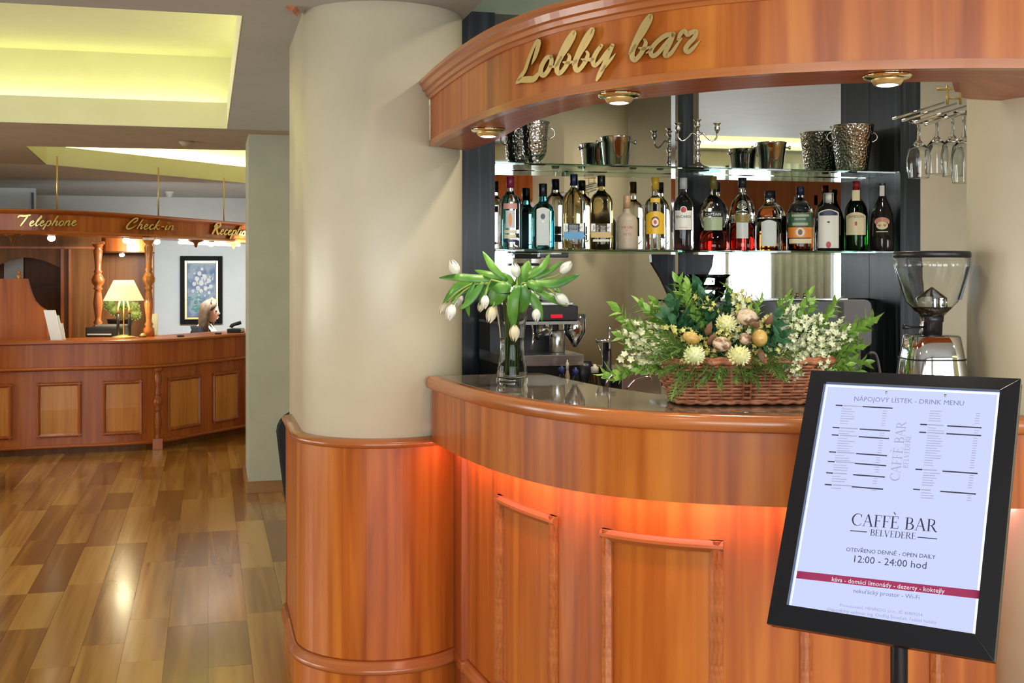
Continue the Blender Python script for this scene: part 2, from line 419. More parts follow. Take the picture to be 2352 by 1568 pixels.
# ------------------------------------------------------------------ the setting
def struct(name, mb, mat, parent=None, **kw):
    o = mb.build(name, mat, parent, **kw)
    if parent is None: o['kind'] = 'structure'
    return o
RX0, RX1, RY1, CEIL, LOW = -5.0, 8.6, 16.3, 3.1, 2.6
floor = struct('floor', MB().box(RX0, RX1, WIN_Y, RY1+0.4, -0.15, -0.004), M['floor'])
# planks: boards run along the depth axis, joints staggered
rng = random.Random(4)
PW = 0.174; plank_mesh = {}
for i in range(-12, 6):
    x0 = 0.262 + i*PW - PW*0.5
    if x0 < -2.05: continue
    y = 3.9 + rng.random()*0.9 - 0.6
    while y < 12.6:
        ln = rng.choice((0.62, 0.86, 1.10, 1.10, 1.32))
        p = atmid = (x0+PW/2, y+ln/2)
        px = proj((p[0], p[1], 0))[0]
        if -120 < px < 760 and not (p[0] > 0.40 and 4.2 < y < 5.1):
            if ln not in plank_mesh:
                b = MB().box(-PW/2+0.0009, PW/2-0.0009, -ln/2+0.001, ln/2-0.001, -0.004, 0.0)
                me = b.mesh('plank'); me.materials.append(M['plank']); plank_mesh[ln] = me
            o = bpy.data.objects.new('plank', plank_mesh[ln]); link(o, floor); o.location = (p[0], p[1], 0)
        y += ln

# corridor ceiling with two recessed light coffers
CZ = 2.78; CTOP = 3.16
K1 = (-3.2, 0.135, 4.70, 8.45)                          # first opening
mb = MB()
mb.box(RX0, 0.98, 3.5, K1[2], LOW, CZ).box(RX0, K1[0], K1[2], K1[3], LOW, CZ).box(K1[1], 0.98, K1[2], K1[3], LOW, CZ)
ceil_a = struct('ceiling', mb, M['ceiling'])
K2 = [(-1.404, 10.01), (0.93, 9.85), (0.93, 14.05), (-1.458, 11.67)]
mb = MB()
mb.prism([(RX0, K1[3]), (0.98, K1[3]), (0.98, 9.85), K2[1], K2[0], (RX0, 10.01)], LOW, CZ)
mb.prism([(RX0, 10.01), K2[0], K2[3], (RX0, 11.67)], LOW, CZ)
struct('ceiling', mb, M['ceiling_bounce']); mb = MB()  # strip round the coffers, tinted for the warm bounce
mb.prism([(RX0, 11.67), K2[3], K2[2], (0.98, 14.05), (0.98, RY1), (RX0, RY1)], LOW, CZ)
mb.prism([(0.93, 9.85), (0.98, 9.85), (0.98, 14.05), (0.93, 14.05)], LOW, CZ)
ceil_b = struct('ceiling', mb, M['ceiling'])
def coffer(name, outer, inner, strips, tube='cove_on'):
    # painted upstand round the opening, wide hidden ledge, lit upper dish
    n = len(outer); mb = MB()
    P = [(x, y, LOW+0.002) for x, y in inner] + [(x, y, CZ) for x, y in inner] + [(x, y, CZ+0.001) for x, y in outer] + [(x, y, CTOP) for x, y in outer]
    fs = []
    for i in range(n):
        j = (i+1) % n
        for r in (0, 1, 2): fs.append((r*n+i, r*n+j, (r+1)*n+j, (r+1)*n+i))
    fs.append(tuple(range(3*n, 4*n)))
    mb.add(P, fs)
    o = struct(name, mb, M['coffer'], solid=0.006)
    for (a, b) in strips:
        t = MB().tube([(*a, CZ+0.013), (*b, CZ+0.013)], 0.010, 6).build('cove_tube', M[tube], o)
    return o
ins = [(K1[0]-0.004, K1[2]-0.004), (K1[1]+0.004, K1[2]-0.004), (K1[1]+0.004, K1[3]+0.004), (K1[0]-0.004, K1[3]+0.004)]
ins = [(K1[0]+0.004, K1[2]+0.004), (K1[1]-0.004, K1[2]+0.004), (K1[1]-0.004, K1[3]-0.004), (K1[0]+0.004, K1[3]-0.004)]
g = 0.34
out1 = [(K1[0]-g, K1[2]-g), (K1[1]+g, K1[2]-g), (K1[1]+g, K1[3]+g), (K1[0]-g, K1[3]+g)]
coffer('ceiling_coffer', out1, ins, [((K1[0], K1[2]-0.24), (K1[1], K1[2]-0.24)), ((K1[0], K1[3]+0.25), (K1[1], K1[3]+0.25)), ((K1[1]+0.24, K1[2]), (K1[1]+0.24, K1[3]))])
in2 = [(-1.398, 10.015), (0.925, 9.856), (0.925, 14.04), (-1.452, 11.665)]
out2 = [(-1.75, 9.70), (0.97, 9.55), (0.97, 14.45), (-1.80, 11.95)]
coffer('ceiling_coffer', out2, in2, [((-1.2, 9.84), (0.9, 9.70)), ((-1.45, 12.06), (0.85, 14.28))], 'cove_far')
# ceiling of the bar and lounge, higher, with a lit yellow recess by the windows
mb = MB()
mb.box(RX0, RX1, WIN_Y, -2.75, CEIL, CEIL+0.1).box(RX0, RX1, -1.55, 3.5, CEIL, CEIL+0.1).box(RX0, 3.4, -2.75, -1.55, CEIL, CEIL+0.1).box(8.2, RX1, -2.75, -1.55, CEIL, CEIL+0.1)
mb.box(0.98, RX1, 3.5, 5.35, CEIL, CEIL+0.1)
struct('ceiling', mb, M['ceiling'])
mb = MB().add([(3.4,-2.75,CEIL),(8.2,-2.75,CEIL),(8.2,-1.55,CEIL),(3.4,-1.55,CEIL),(3.4,-2.75,CEIL+0.25),(8.2,-2.75,CEIL+0.25),(8.2,-1.55,CEIL+0.25),(3.4,-1.55,CEIL+0.25)],
              [(0,1,5,4),(1,2,6,5),(2,3,7,6),(3,0,4,7),(4,5,6,7)])
lr = struct('ceiling_coffer', mb, M['coffer'], solid=0.006)
for yy in (-2.68, -1.62): MB().tube([(3.6, yy, CEIL+0.06), (8.0, yy, CEIL+0.06)], 0.014, 6).build('cove_tube', M['cove_on'], lr)
struct('ceiling_drop', MB().box(RX0, 0.98, 3.44, 3.50, LOW, CEIL+0.1).box(0.92, 0.98, 3.5, 5.0, 2.78, CEIL+0.1), M['plaster'])

# walls
mb = MB(); ed = [WIN_Y] + [q for w in ADDED_WINDOWS for q in w] + [RY1+0.1]
for a, b in zip(ed[0::2], ed[1::2]): mb.box(RX0-0.1, RX0, a, b, 0.5, 2.4)
mb.box(RX0-0.1, RX0, WIN_Y, RY1+0.1, -0.004, 0.5).box(RX0-0.1, RX0, WIN_Y, RY1+0.1, 2.4, CEIL+0.1)
struct('wall_left', mb, M['plaster'])
struct('wall_right', MB().box(RX1, RX1+0.1, WIN_Y, 5.4, -0.004, CEIL+0.1), M['plaster'])
struct('wall_reception', MB().box(RX0, 3.0, RY1, RY1+0.1, -0.004, LOW+0.2), M['plaster_white'])
struct('wall_alcove', MB().box(RX0, atY(80, 0, 15.0).x, 15.0, 15.1, -0.004, LOW), M['plaster_white'])
struct('trim_1', MB().box(atY(72, 0, 14.98).x, atY(77, 0, 14.98).x, 14.98, 15.0, 0.0, LOW-0.05), M['dark'])
struct('wall_corridor', MB().box(1.02, 1.08, 5.30, 9.0, -0.004, LOW+0.2).box(1.0, 1.06, 9.0, RY1, -0.004, LOW+0.2), M['plaster'])
# bar back wall: plain plaster right of the shelving, sage above it
MIR, YF = 5.20, 4.93
struct('wall_bar', MB().box(3.285, RX1, YF, YF+0.4, -0.004, CEIL), M['plaster'])
struct('wall_bar_top', MB().box(1.02, 3.285, YF+0.03, YF+0.4, 2.722, CEIL), M['plaster_green'])
# window wall behind the camera
mb = MB(); zs0, zs1 = 0.55, 2.92; edges = [RX0] + [q for w in WINDOWS for q in w] + [RX1]
for a, b in zip(edges[0::2], edges[1::2]): mb.box(a, b, WIN_Y-0.1, WIN_Y, zs0, zs1)
mb.box(RX0, RX1, WIN_Y-0.1, WIN_Y, -0.004, zs0).box(RX0, RX1, WIN_Y-0.1, WIN_Y, zs1, CEIL+0.1)
struct('wall_windows', mb, M['plaster'])
fr_white = plain('window_frame_paint', (0.75, 0.77, 0.76), 0.4); pane = pane_mat('window_glass')
for k, (a, b) in enumerate(WINDOWS):
    f = MB()
    for x in (a, (a+b)/2, b): f.box(x-0.025, x+0.025, WIN_Y-0.07, WIN_Y-0.01, zs0, zs1)
    for z in (zs0, 2.30, zs1): f.box(a, b, WIN_Y-0.07, WIN_Y-0.01, z-0.025, z+0.025)
    w = struct('window_%d' % (k+1), f, fr_white)
    for (x0, x1) in ((a+0.025, (a+b)/2-0.025), ((a+b)/2+0.025, b-0.025)):
        for (z0, z1) in ((zs0+0.025, 2.275), (2.325, zs1-0.025)):
            MB().box(x0, x1, WIN_Y-0.045, WIN_Y-0.04, z0, z1).build('pane', pane, w)
for k, (a, b) in enumerate(ADDED_WINDOWS):  # frames and panes of the added, unseen left windows
    f = MB()
    for y in (a, (a+b)/2, b): f.box(RX0-0.07, RX0-0.01, y-0.025, y+0.025, 0.5, 2.4)
    for z in (0.5, 2.4): f.box(RX0-0.07, RX0-0.01, a, b, z-0.025, z+0.025)
    w = struct('window_%d' % (k+7), f, fr_white)
    for (y0, y1) in ((a+0.025, (a+b)/2-0.025), ((a+b)/2+0.025, b-0.025)):
        MB().box(RX0-0.045, RX0-0.04, y0, y1, 0.525, 2.375).build('pane', pane, w)
# wall running right from the right hand column, seen in the mirror
struct('wall_bar_right', MB().box(2.55, 3.25, 2.74, 2.94, -0.004, CEIL), M['plaster'])
# sheer curtains at the lounge windows
cur = speckled('sheer_curtain', (0.62, 0.65, 0.66), (0.70, 0.73, 0.74), 8, 0.8)
for (cx0, cx1, lab) in ((6.75, 7.6, 'pale sheer curtain hanging in folds at the lounge window'), (3.45, 3.85, 'narrow pale sheer curtain gathered beside the wall pier')):
    n = int((cx1-cx0)/0.02); cv = [(cx0+(cx1-cx0)*i/n, WIN_Y+0.10+0.035*math.sin(i*1.15)) for i in range(n+1)]
    o = MB().sweep(cv, [(0, 0.05), (0, 2.95)], closed=False, smooth=True).build('curtain', cur, solid=0.004); tag(o, lab, 'curtain')

# pier beside the passage, low wall end on the far left
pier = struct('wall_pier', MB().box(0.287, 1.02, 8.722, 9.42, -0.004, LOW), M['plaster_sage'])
struct('baseboard_pier', MB().box(0.268, 1.0, 8.70, 9.44, -0.004, 0.085), M['skirt'], bevel=0.006)
struct('wall_stub', MB().box(-1.9, -1.515, 9.30, 9.52, -0.004, 1.10), M['plaster_white'])
struct('baseboard_stub', MB().box(-1.92, -1.475, 9.28, 9.54, -0.004, 0.09), M['skirt'], bevel=0.006)

# ------------------------------------------------------------------ round ended column with wooden wainscot
def u_curve(cx, cy, r, yb, n=40):                        # left flank, half round, right flank
    c = [(cx-r, yb), (cx-r, (yb+cy)/2)]
    for i in range(n+1):
        a = math.pi + math.pi*i/n; c.append((cx+r*math.cos(a), cy+r*math.sin(a)))
    return c + [(cx+r, (yb+cy)/2), (cx+r, yb)]
CC = (0.668, 4.625)
cu = u_curve(*CC, 0.315, 5.32)
colm = MB().prism(cu, -0.004, CEIL)
column = struct('column', colm, M['plaster_col'])
for p in column.data.polygons: p.use_smooth = len(p.vertices) == 4
WR = 0.022
wc = u_curve(*CC, 0.315, 5.16)
i_end = next(i for i, p in enumerate(wc) if p[0] > CC[0]+0.10 and p[1] < CC[1]-0.1 and p[0] > 0.95) if False else None
# wainscot runs from the back of the left flank round to the bar front
wl = [p for p in wc if not (p[0] > 0.955 and p[1] > 4.40)]
wain = thing('column_wainscot', (CC[0], CC[1], 0), 'curved cherry wood wainscot wrapped round the cream column', 'wainscot')
MB().sweep(wl, [(0.0, 0.0), (WR, 0.0), (WR, 0.955), (0.0, 0.955)], smooth=False).build('veneer_panel', M['cherry'], wain)
MB().sweep(wl, [(0.0, 0.955), (WR+0.012, 0.955), (WR+0.020, 0.962), (WR+0.022, 0.972), (WR+0.012, 0.982), (0.004, 0.988), (0.0, 0.988)], smooth=True).build('cap_rail', M['cherry_h'], wain)
MB().sweep(wl, [(WR, 0.0), (WR+0.012, 0.0), (WR+0.012, 0.128), (WR, 0.128)]).build('plinth', M['cherry'], wain)
MB().sweep(wl, [(WR, 0.128), (WR+0.020, 0.128), (WR+0.028, 0.140), (WR+0.024, 0.150), (WR+0.018, 0.154), (WR+0.014, 0.170), (WR, 0.178)], smooth=True).build('base_moulding', M['cherry_h'], wain)
MB().box(CC[0]-0.315-WR-0.004, CC[0]-0.315, 5.14, 5.175, 0.0, 0.96).build('end_strip', M['mahog_o'], wain)
# right hand column beside the bar (its left edge closes the view)
RC = atZ(2235 + 0.33/3.35*F, 0, 3.35)
rc = MB(); rc.lathe([(0.325, -0.004), (0.325, CEIL)], (RC.x, RC.y, 0), 48, True)
struct('column', rc, M['plaster_col'])
# timber corner bracket under the ceiling, left of the column
brk = [atZ(x, y, 4.42) for (x, y) in ((646, -12), (690, -12), (690, 2), (670, 25), (662, 22), (650, 4))]
b = MB().extrude(brk, CAMF*0.10).build('cornice_bracket', M['cherry_o']); tag(b, 'small cherry wood bracket at the top of the cream column', 'bracket')
# smoke detector and dome camera
sd = thing('smoke_detector', (atZ(428, 331, 9.0).x, atZ(428, 331, 9.0).y, LOW), 'flat beige smoke detector on the corridor ceiling', 'detector')
MB().lathe([(0.0, -0.035), (0.035, -0.033), (0.05, -0.012), (0.05, 0.0)], (0, 0, 0)).build('cover', plain('beige_plastic', (0.4, 0.32, 0.22), 0.5), sd, local=True)
MB().lathe([(0.058, -0.012), (0.058, 0.0)], (0, 0, 0)).build('base', plain('tan_plastic', (0.32, 0.25, 0.17), 0.5), sd, local=True)
q = atZ(388, 442, 14.6)
dc = thing('dome_camera', (q.x, q.y, LOW), 'small white dome camera above the reception', 'camera')
MB().lathe([(0.0, -0.07), (0.03, -0.062), (0.05, -0.03), (0.052, -0.01)], (0,0,0)).build('dome', plain('dome_white', (0.6,0.6,0.58), 0.3), dc, local=True)
MB().lathe([(0.06, -0.012), (0.06, 0.0)], (0,0,0)).build('mount', M['white'], dc, local=True)

# ------------------------------------------------------------------ bar counter
FC = spline([(0.806, 4.30), (0.840, 3.90), (0.892, 3.589), (1.004, 3.270), (1.188, 3.045), (1.494, 2.867), (1.80, 2.765), (2.081, 2.697), (2.24, 2.665)], 0.03)
def offset_curve(c, d):
    return [(p[0]+n[0]*d, p[1]+n[1]*d) for p, n in zip(c, curve_normals(c))]
BC = offset_curve(FC, -0.115)                            # the recessed lower front
ZF0, ZF1, ZT = 0.97, 1.168, 1.215
bar = thing('bar_counter', (1.2, 3.4, 0), 'curved cherry wood bar counter with red light under its overhang', 'bar counter')
MB().sweep(FC, [(0.0, ZF0), (0.0, ZF1), (-0.03, ZF1), (-0.03, ZF0)], side=-1 if False else 1).build('fascia', M['cherry'], bar)
MB().sweep(FC, [(-0.03, ZF0), (-0.03, ZF0+0.02), (-0.16, ZF0+0.02), (-0.16, ZF0)]).build('overhang_soffit', M['cherry_h'], bar)
MB().sweep(FC, [(-0.02, ZF1), (0.010, ZF1), (0.020, ZF1+0.006), (0.024, ZF1+0.020), (0.022, ZF1+0.038), (0.012, ZT), (-0.02, ZT)], smooth=True).build('nosing', M['cherry_h'], bar)
MB().sweep(BC, [(0.0, 0.0), (0.0, ZF0), (-0.03, ZF0), (-0.03, 0.0)]).build('front_panel', M['cherry'], bar)
MB().sweep(BC, [(0.0, 0.0), (0.012, 0.0), (0.012, 0.128), (0.0, 0.128)]).build('plinth', M['cherry'], bar)
MB().sweep(BC, [(0.0, 0.128), (0.020, 0.128), (0.028, 0.140), (0.024, 0.150), (0.018, 0.154), (0.014, 0.170), (0.0, 0.178)], smooth=True).build('base_moulding', M['cherry_h'], bar)
MB().sweep(FC, [(-0.118, ZF0-0.012), (-0.106, ZF0-0.012), (-0.106, ZF0-0.002), (-0.118, ZF0-0.002)]).v and None
led = MB().sweep(FC, [(-0.060, ZF0-0.007), (-0.048, ZF0-0.007), (-0.048, ZF0-0.001), (-0.060, ZF0-0.001)]).build('led_strip', M['led'], bar)
tag(led, 'glowing red light strip under the overhang')
# joint post where bar front meets the column wainscot
MB().box(0.905, 0.955, 4.235, 4.40, 0.0, ZF0).build('corner_post', M['cherry_o'], bar)
MB().box(0.898, 0.962, 4.215, 4.40, 0.128, 0.172).build('corner_moulding', M['cherry_o'], bar, bevel=0.008)
def panel_frame(curve, x0, x1, z0, z1, parent, mat_h, mat_v, wd=0.034, d=0.020, name='panel_frame', field=None, off=0.0):
    i0, i1 = curve_at_px(curve, x0), curve_at_px(curve, x1)
    sc_ = sub_curve(curve, i0, i1)
    prof = lambda a, b, s: [(off, a), (off+d*0.55, a), (off+d, a+(b-a)*0.35), (off+d, a+(b-a)*0.6), (off+d*0.35, b), (off, b)]
    m_ = MB()
    m_.sweep(sc_, prof(z1, z1-wd, 1), smooth=False); m_.sweep(sc_, prof(z0, z0+wd, 1), smooth=False)
    L = sum(math.dist(a, b) for a, b in zip(sc_, sc_[1:])); fr = wd/L*(i1-i0)
    for (a, b) in ((i0, i0+fr), (i1-fr, i1)):
        k = [a, a+(b-a)*0.3, a+(b-a)*0.65, b]; dd = [d*0.45, d, d*0.9, d*0.3]
        if a != i0: dd = dd[::-1]
        P = []
        for q_, h_ in zip(k, dd):
            pt, n = point_on(curve, q_, off); pt2 = pt + n*h_
            P += [(pt2.x, pt2.y, z0), (pt2.x, pt2.y, z1)]
        pa, n = point_on(curve, k[0], off-0.002); pb, n = point_on(curve, k[3], off-0.002)
        P = [(pa.x, pa.y, z0), (pa.x, pa.y, z1)] + P + [(pb.x, pb.y, z0), (pb.x, pb.y, z1)]
        fs = [(2*j, 2*j+2, 2*j+3, 2*j+1) for j in range(5)] + [(0, 2, 4, 6, 8, 10), (11, 9, 7, 5, 3, 1)]
        m_.add(P, fs)
    o = m_.build(name, mat_h, parent)
    if field:
        zi0, zi1 = z0+wd*0.9, z1-wd*0.9
        sub = sub_curve(curve, i0+fr*0.9, i1-fr*0.9)
        f_ = MB().sweep(sub, [(off, zi0), (off+0.004, zi0), (off+0.010, (zi0+zi1)/2), (off+0.004, zi1), (off, zi1)]).build('raised_field', field, parent)
    return o
for (x0, x1) in ((1147, 1281), (1386, 1662), (1838, 2165)):
    panel_frame(BC, x0, x1, 0.20, 0.848, bar, M['cherry_h'], None)
# inside face of the bar and the working shelf
MB().sweep(FC, [(-0.37, 0.0), (-0.37, ZF1), (-0.39, ZF1), (-0.39, 0.0)]).build('inner_panel', M['mahog'], bar)

gt = MB().sweep(FC, [(-0.021, ZF1+0.002), (-0.021, ZT-0.004), (-0.024, ZT), (-0.43, ZT), (-0.43, ZF1+0.002)])
o = gt.build('granite_countertop', M['granite']); tag(o, 'polished brown granite slab on top of the curved bar', 'countertop')

# ------------------------------------------------------------------ overhead canopy
HC = spline([(0.806, 4.33), (0.804, 4.00), (0.813, 3.644), (0.835, 3.37), (0.871, 3.188), (0.931, 2.996), (1.07, 2.75), (1.22, 2.597), (1.421, 2.469), (1.651, 2.374), (1.823, 2.329), (2.05, 2.29), (2.45, 2.27)], 0.03)
HB, HT = 2.07, 2.245
can = thing('bar_canopy', (1.2, 3.3, HB), 'curved cherry wood canopy hanging over the bar counter', 'canopy')
MB().sweep(HC, [(0.0, HB+0.022), (0.0, HT), (-0.025, HT), (-0.025, HB+0.022)]).build('fascia', M['cherry'], can)
MB().sweep(HC, [(0.004, HB), (0.004, HB+0.022), (-0.028, HB+0.022), (-0.028, HB)]).build('bottom_edge', M['cherry_h'], can)
MB().sweep(HC, [(-0.02, HT), (0.006, HT), (0.010, HT+0.010), (0.018, HT+0.013), (0.020, HT+0.026), (0.030, HT+0.030), (0.034, HT+0.048), (0.044, HT+0.054), (0.044, HT+0.066), (-0.02, HT+0.066)]).build('cornice', M['cherry_h'], can)
inner = spline([(0.97, 4.46), (0.995, 4.10), (0.985, 3.60), (1.019, 3.279), (1.08, 3.09), (1.20, 2.926), (1.322, 2.785), (1.408, 2.72), (1.52, 2.645), (1.662, 2.580), (1.80, 2.54)], 0.04) + [(1.86, 2.62), (1.92, 2.70), (1.985, 2.787), (2.10, 2.79), (2.2, 2.79)]
outr = offset_curve(HC, -0.026)
mb = MB(); nI = 60
def resample(c, n):
    L = [0]
    for a, b in zip(c, c[1:]): L.append(L[-1]+math.dist(a, b))
    out = []; k = 0
    for i in range(n+1):
        s = L[-1]*i/n
        while k < len(c)-2 and L[k+1] < s: k += 1
        t = (s-L[k])/max(1e-9, L[k+1]-L[k]); out.append(tuple(a+(b-a)*t for a, b in zip(c[k], c[k+1])))
    return out
A, B = resample(outr, nI), resample(inner, nI)
P = [(x, y, HB+0.001) for x, y in A] + [(x, y, HB+0.001) for x, y in B] + [(x, y, HB+0.022) for x, y in A] + [(x, y, HB+0.022) for x, y in B]
n1 = nI+1; fs = []; uvs = []
LA = [0]
for a, b in zip(A, A[1:]): LA.append(LA[-1]+math.dist(a, b))
for i in range(nI):
    for (o1, o2) in ((0, n1), (2*n1, 3*n1)):
        fs.append((o1+i, o1+i+1, o2+i+1, o2+i)); uvs.append([(LA[i], 0), (LA[i+1], 0), (LA[i+1], 0.25), (LA[i], 0.25)])
    fs.append((n1+i, n1+i+1, 3*n1+i+1, 3*n1+i)); uvs.append([(LA[i], 0), (LA[i+1], 0), (LA[i+1], 0.02), (LA[i], 0.02)])
MB().add(P, fs, uvs).build('soffit', M['mahog_h'], can)
MB().sweep(inner, [(0.0, HB+0.022), (0.0, HT+0.03), (-0.02, HT+0.03), (-0.02, HB+0.022)]).build('inner_fascia', M['mahog'], can)

# the canopy's continuation over the next bay, beyond the right column
beam = MB().box(3.25, 6.6, 2.16, 2.20, 1.97, 2.30).box(3.25, 6.6, 2.44, 2.48, 1.97, 2.30).box(3.25, 6.6, 2.16, 2.48, 1.95, 1.97).build('canopy_beam', M['mahog_o'])
tag(beam, 'straight wooden canopy beam over the next bay, seen in the mirror', 'beam')
# three recessed swivel downlights in the canopy soffit
def downlight(px, py, label):
    c = ath(px, py, HB-0.004)
    t = thing('downlight', (c.x, c.y, HB), label, 'downlight', 'brass downlights in the canopy soffit')
    MB().lathe([(0.038, -0.011), (0.052, -0.008), (0.057, -0.003), (0.057, 0.0), (0.036, 0.0), (0.036, -0.009)], (0, 0, 0), 28).build('ring', M['ring'], t, local=True)
    MB().lathe([(0.0, -0.026), (0.018, -0.0255), (0.027, -0.023), (0.028, -0.018)], (0, 0, 0), 24).build('bulb', M['spot_on'], t, local=True)
    MB().lathe([(0.026, -0.0235), (0.031, -0.023), (0.037, -0.014), (0.040, -0.006), (0.034, -0.004)], (0, 0, 0), 24).build('eyeball', M['brass'], t, local=True)
    spot_light('downlight_beam', (c.x, c.y, HB-0.03), 14, (1.0, 0.85, 0.62), 120, 0.8, 0.03)
downlight(1121, 300, 'brass downlight at the left end of the canopy near the column')
downlight(1422, 220, 'brass downlight in the middle of the canopy soffit')
downlight(2038, 177, 'brass downlight at the right end of the canopy beside the glass rack')

# ------------------------------------------------------------------ brush script lettering
def stroke_poly(pts):                                     # (x, y, width) in image units -> smooth ribbon outline
    s = spline(pts, 3.0); L = []; R = []
    for i, p in enumerate(s):
        a = s[max(i-1, 0)]; b = s[min(i+1, len(s)-1)]
        dx, dy = b[0]-a[0], b[1]-a[1]; l = math.hypot(dx, dy) or 1; w = max(p[2], 0.3)/2
        L.append((p[0]-dy/l*w, p[1]+dx/l*w)); R.append((p[0]+dy/l*w, p[1]-dx/l*w))
    return L, R
def letter_mesh(strokes, front, back):                    # front/back map image points to the two faces
    m_ = MB()
    for st in strokes:
        L, R = stroke_poly(st); n = len(L)
        P = [front(*p) for p in L] + [front(*p) for p in R] + [back(*p) for p in L] + [back(*p) for p in R]
        fs = []
        for i in range(n-1):
            fs += [(i, i+1, n+i+1, n+i), (2*n+i, 3*n+i, 3*n+i+1, 2*n+i+1), (i, 2*n+i, 2*n+i+1, i+1), (n+i, n+i+1, 3*n+i+1, 3*n+i)]
        fs += [(0, n, 3*n, 2*n), (n-1, 3*n-1, 4*n-1, 2*n-1)]
        # round ends
        for e, st_ in ((0, st[0]), (n-1, st[-1])):
            c = ((L[e][0]+R[e][0])/2, (L[e][1]+R[e][1])/2); r = math.dist(L[e], R[e])/2
            if r > 0.8:
                k = 10; ring = [(c[0]+r*math.cos(2*math.pi*j/k), c[1]+r*math.sin(2*math.pi*j/k)) for j in range(k)]
                Q = [front(*p) for p in ring] + [back(*p) for p in ring]
                m_.add(Q, [tuple(range(k))] + [(j, (j+1) % k, k+(j+1) % k, k+j) for j in range(k)])
        m_.add(P, fs)
    return m_
def on_curve(curve, off):
    nr = curve_normals(curve); cache = {}
    def f(x, y):
        i = curve_at_px(curve, x, off); p, n = point_on(curve, i, off)
        Z = p.x*ST + p.y*CT
        return (p.x, p.y, H - (y-HY)/F*Z)
    return f
def crop1(pts): return [(1160+x*480/2352, 20+y*480/2352, w*480/2352) for x, y, w in pts]
BL = [[(556,660,20),(585,610,44),(640,480,46),(710,345,46),(770,265,40),(786,262,34),(770,325,34),(715,430,32),(640,545,30),(596,625,38),(583,690,48),(606,728,46),(655,690,40),(705,610,42),(728,545,34),(712,515,24)], [(655,600,16),(700,610,34),(745,600,24),(775,585,14)]]
def shift_b(dx, dy, k=1.0): return [[(560+dx+(x-560)*k, 740+dy+(y-740)*k, w*(k if k < 1.1 else 1.05)) for x, y, w in s] for s in BL]
LOBBY = {
 'L': [[(300,625,10),(335,545,34),(368,440,42),(383,365,38),(362,352,26),(318,440,28),(270,560,30),(225,690,32),(175,765,34),(112,850,6)], [(112,850,6),(180,805,52),(260,795,66),(320,790,58),(365,745,38),(402,700,20)]],
 'o': [[(520,540,38),(470,552,42),(415,640,44),(402,715,46),(430,752,46),(482,700,42),(520,610,42),(522,540,34)], [(505,650,24),(550,650,24),(580,630,14)]],
 'b': shift_b(0, 0), 'b1': shift_b(206, -32), 'y': [[(1085,415,36),(1030,490,44),(990,585,46),(1008,640,42),(1060,600,34),(1130,510,38),(1170,450,24)], [(1210,412,38),(1165,510,46),(1110,640,48),(1062,740,44),(1030,805,22)], [(1085,700,20),(1150,620,30),(1200,560,24),(1242,505,8)], [(950,590,12),(975,585,22),(995,560,20)]],
 'b2': shift_b(845, -150, 1.07), 'a': [[(1895,285,44),(1800,305,46),(1690,395,44),(1640,480,46),(1662,532,46),(1722,500,42),(1800,405,40),(1880,310,36)], [(1892,300,44),(1850,400,44),(1806,490,46),(1806,532,46),(1866,502,40),(1936,405,28),(1985,335,20)], [(1590,500,12),(1625,475,22),(1650,450,20)]],
 'r': [[(1945,345,24),(1975,285,40),(2020,245,36),(2052,290,50),(2105,262,46),(2152,258,42),(2130,325,44),(2065,395,46),(2030,458,46),(2058,488,44),(2120,440,34),(2198,350,8)]]}
lob = thing('sign_lettering', atZ(1400, 130, 3.0), 'brass brush script letters spelling Lobby bar on the canopy', 'lettering')
ff, fb = on_curve(HC, 0.018), on_curve(HC, 0.003)
for ch, st in LOBBY.items():
    letter_mesh([crop1([(x_, y_, w_*1.16) for x_, y_, w_ in s]) for s in st], ff, fb).build('letter_'+ch[0], M['brass'], lob)

# ------------------------------------------------------------------ back bar: mirror, black frame, glass shelves
XL0, XL1 = atY(1085, 0, YF).x, atY(1137, 0, YF).x
XR0, XR1 = atY(2068, 0, YF).x, atY(2112, 0, YF).x
bb = thing('back_bar', (2.2, 5.1, 0), 'black stained wooden back bar frame around the mirror', 'shelving')
MB().box(XL0-0.06, XL1, YF, MIR+0.05, 0.0, 2.72).build('side_panel', M['ebony'], bb)
MB().box(XR0, XR1+0.004, YF, MIR+0.05, 0.0, 2.72).build('side_panel', M['ebony'], bb)
MB().box(XL1, XR0, MIR+0.012, MIR+0.05, 0.0, 2.70).build('back_panel', M['ebony'], bb)
xc0, xc1 = atY(1549, 0, MIR).x, atY(1588, 0, MIR).x
MB().box(xc0+0.008, xc1, MIR-0.022, MIR+0.012, 1.15, 2.69).build('centre_post', M['ebony'], bb)
MB().box(xc0-0.006, xc0+0.008, MIR-0.026, MIR+0.012, 1.15, 2.69).build('bright_edge_strip', M['chrome'], bb)
MB().box(xc0+0.01, atY(1636, 0, MIR).x, MIR-0.012, MIR+0.010, 1.70, 2.062).build('dark_reflection', M['ebony'], bb)  # dark board standing in for a dark reflection in the mirror
dark_refl = [atY(x, y, MIR-0.014) for x, y in ((1496, 584), (1640, 584), (1636, 612), (1618, 650), (1600, 688), (1542, 688), (1520, 640), (1497, 602))]
MB().extrude(dark_refl, (0, 0.013, 0)).build('dark_reflection_low', M['ebony'], bb)  # lower, tapered part of the same mirror reflection, built as a board
zb = atY(1750, 688, MIR).z
MB().box(xc1, XR0, MIR-0.05, MIR+0.012, 1.05, zb-0.006).build('lower_panel', M['ebony'], bb)
MB().box(xc1, atY(1930, 0, MIR).x, MIR-0.07, MIR-0.0, zb-0.006, zb+0.004).build('ledge', M['steel'], bb)
mir = thing('mirror', (2.2, MIR, 1.15), 'large wall mirror behind the bottles', 'mirror')
MB().box(XL1+0.001, xc0-0.006, MIR, MIR+0.008, 1.12, 2.69).build('mirror_panel', M['mirror'], mir)
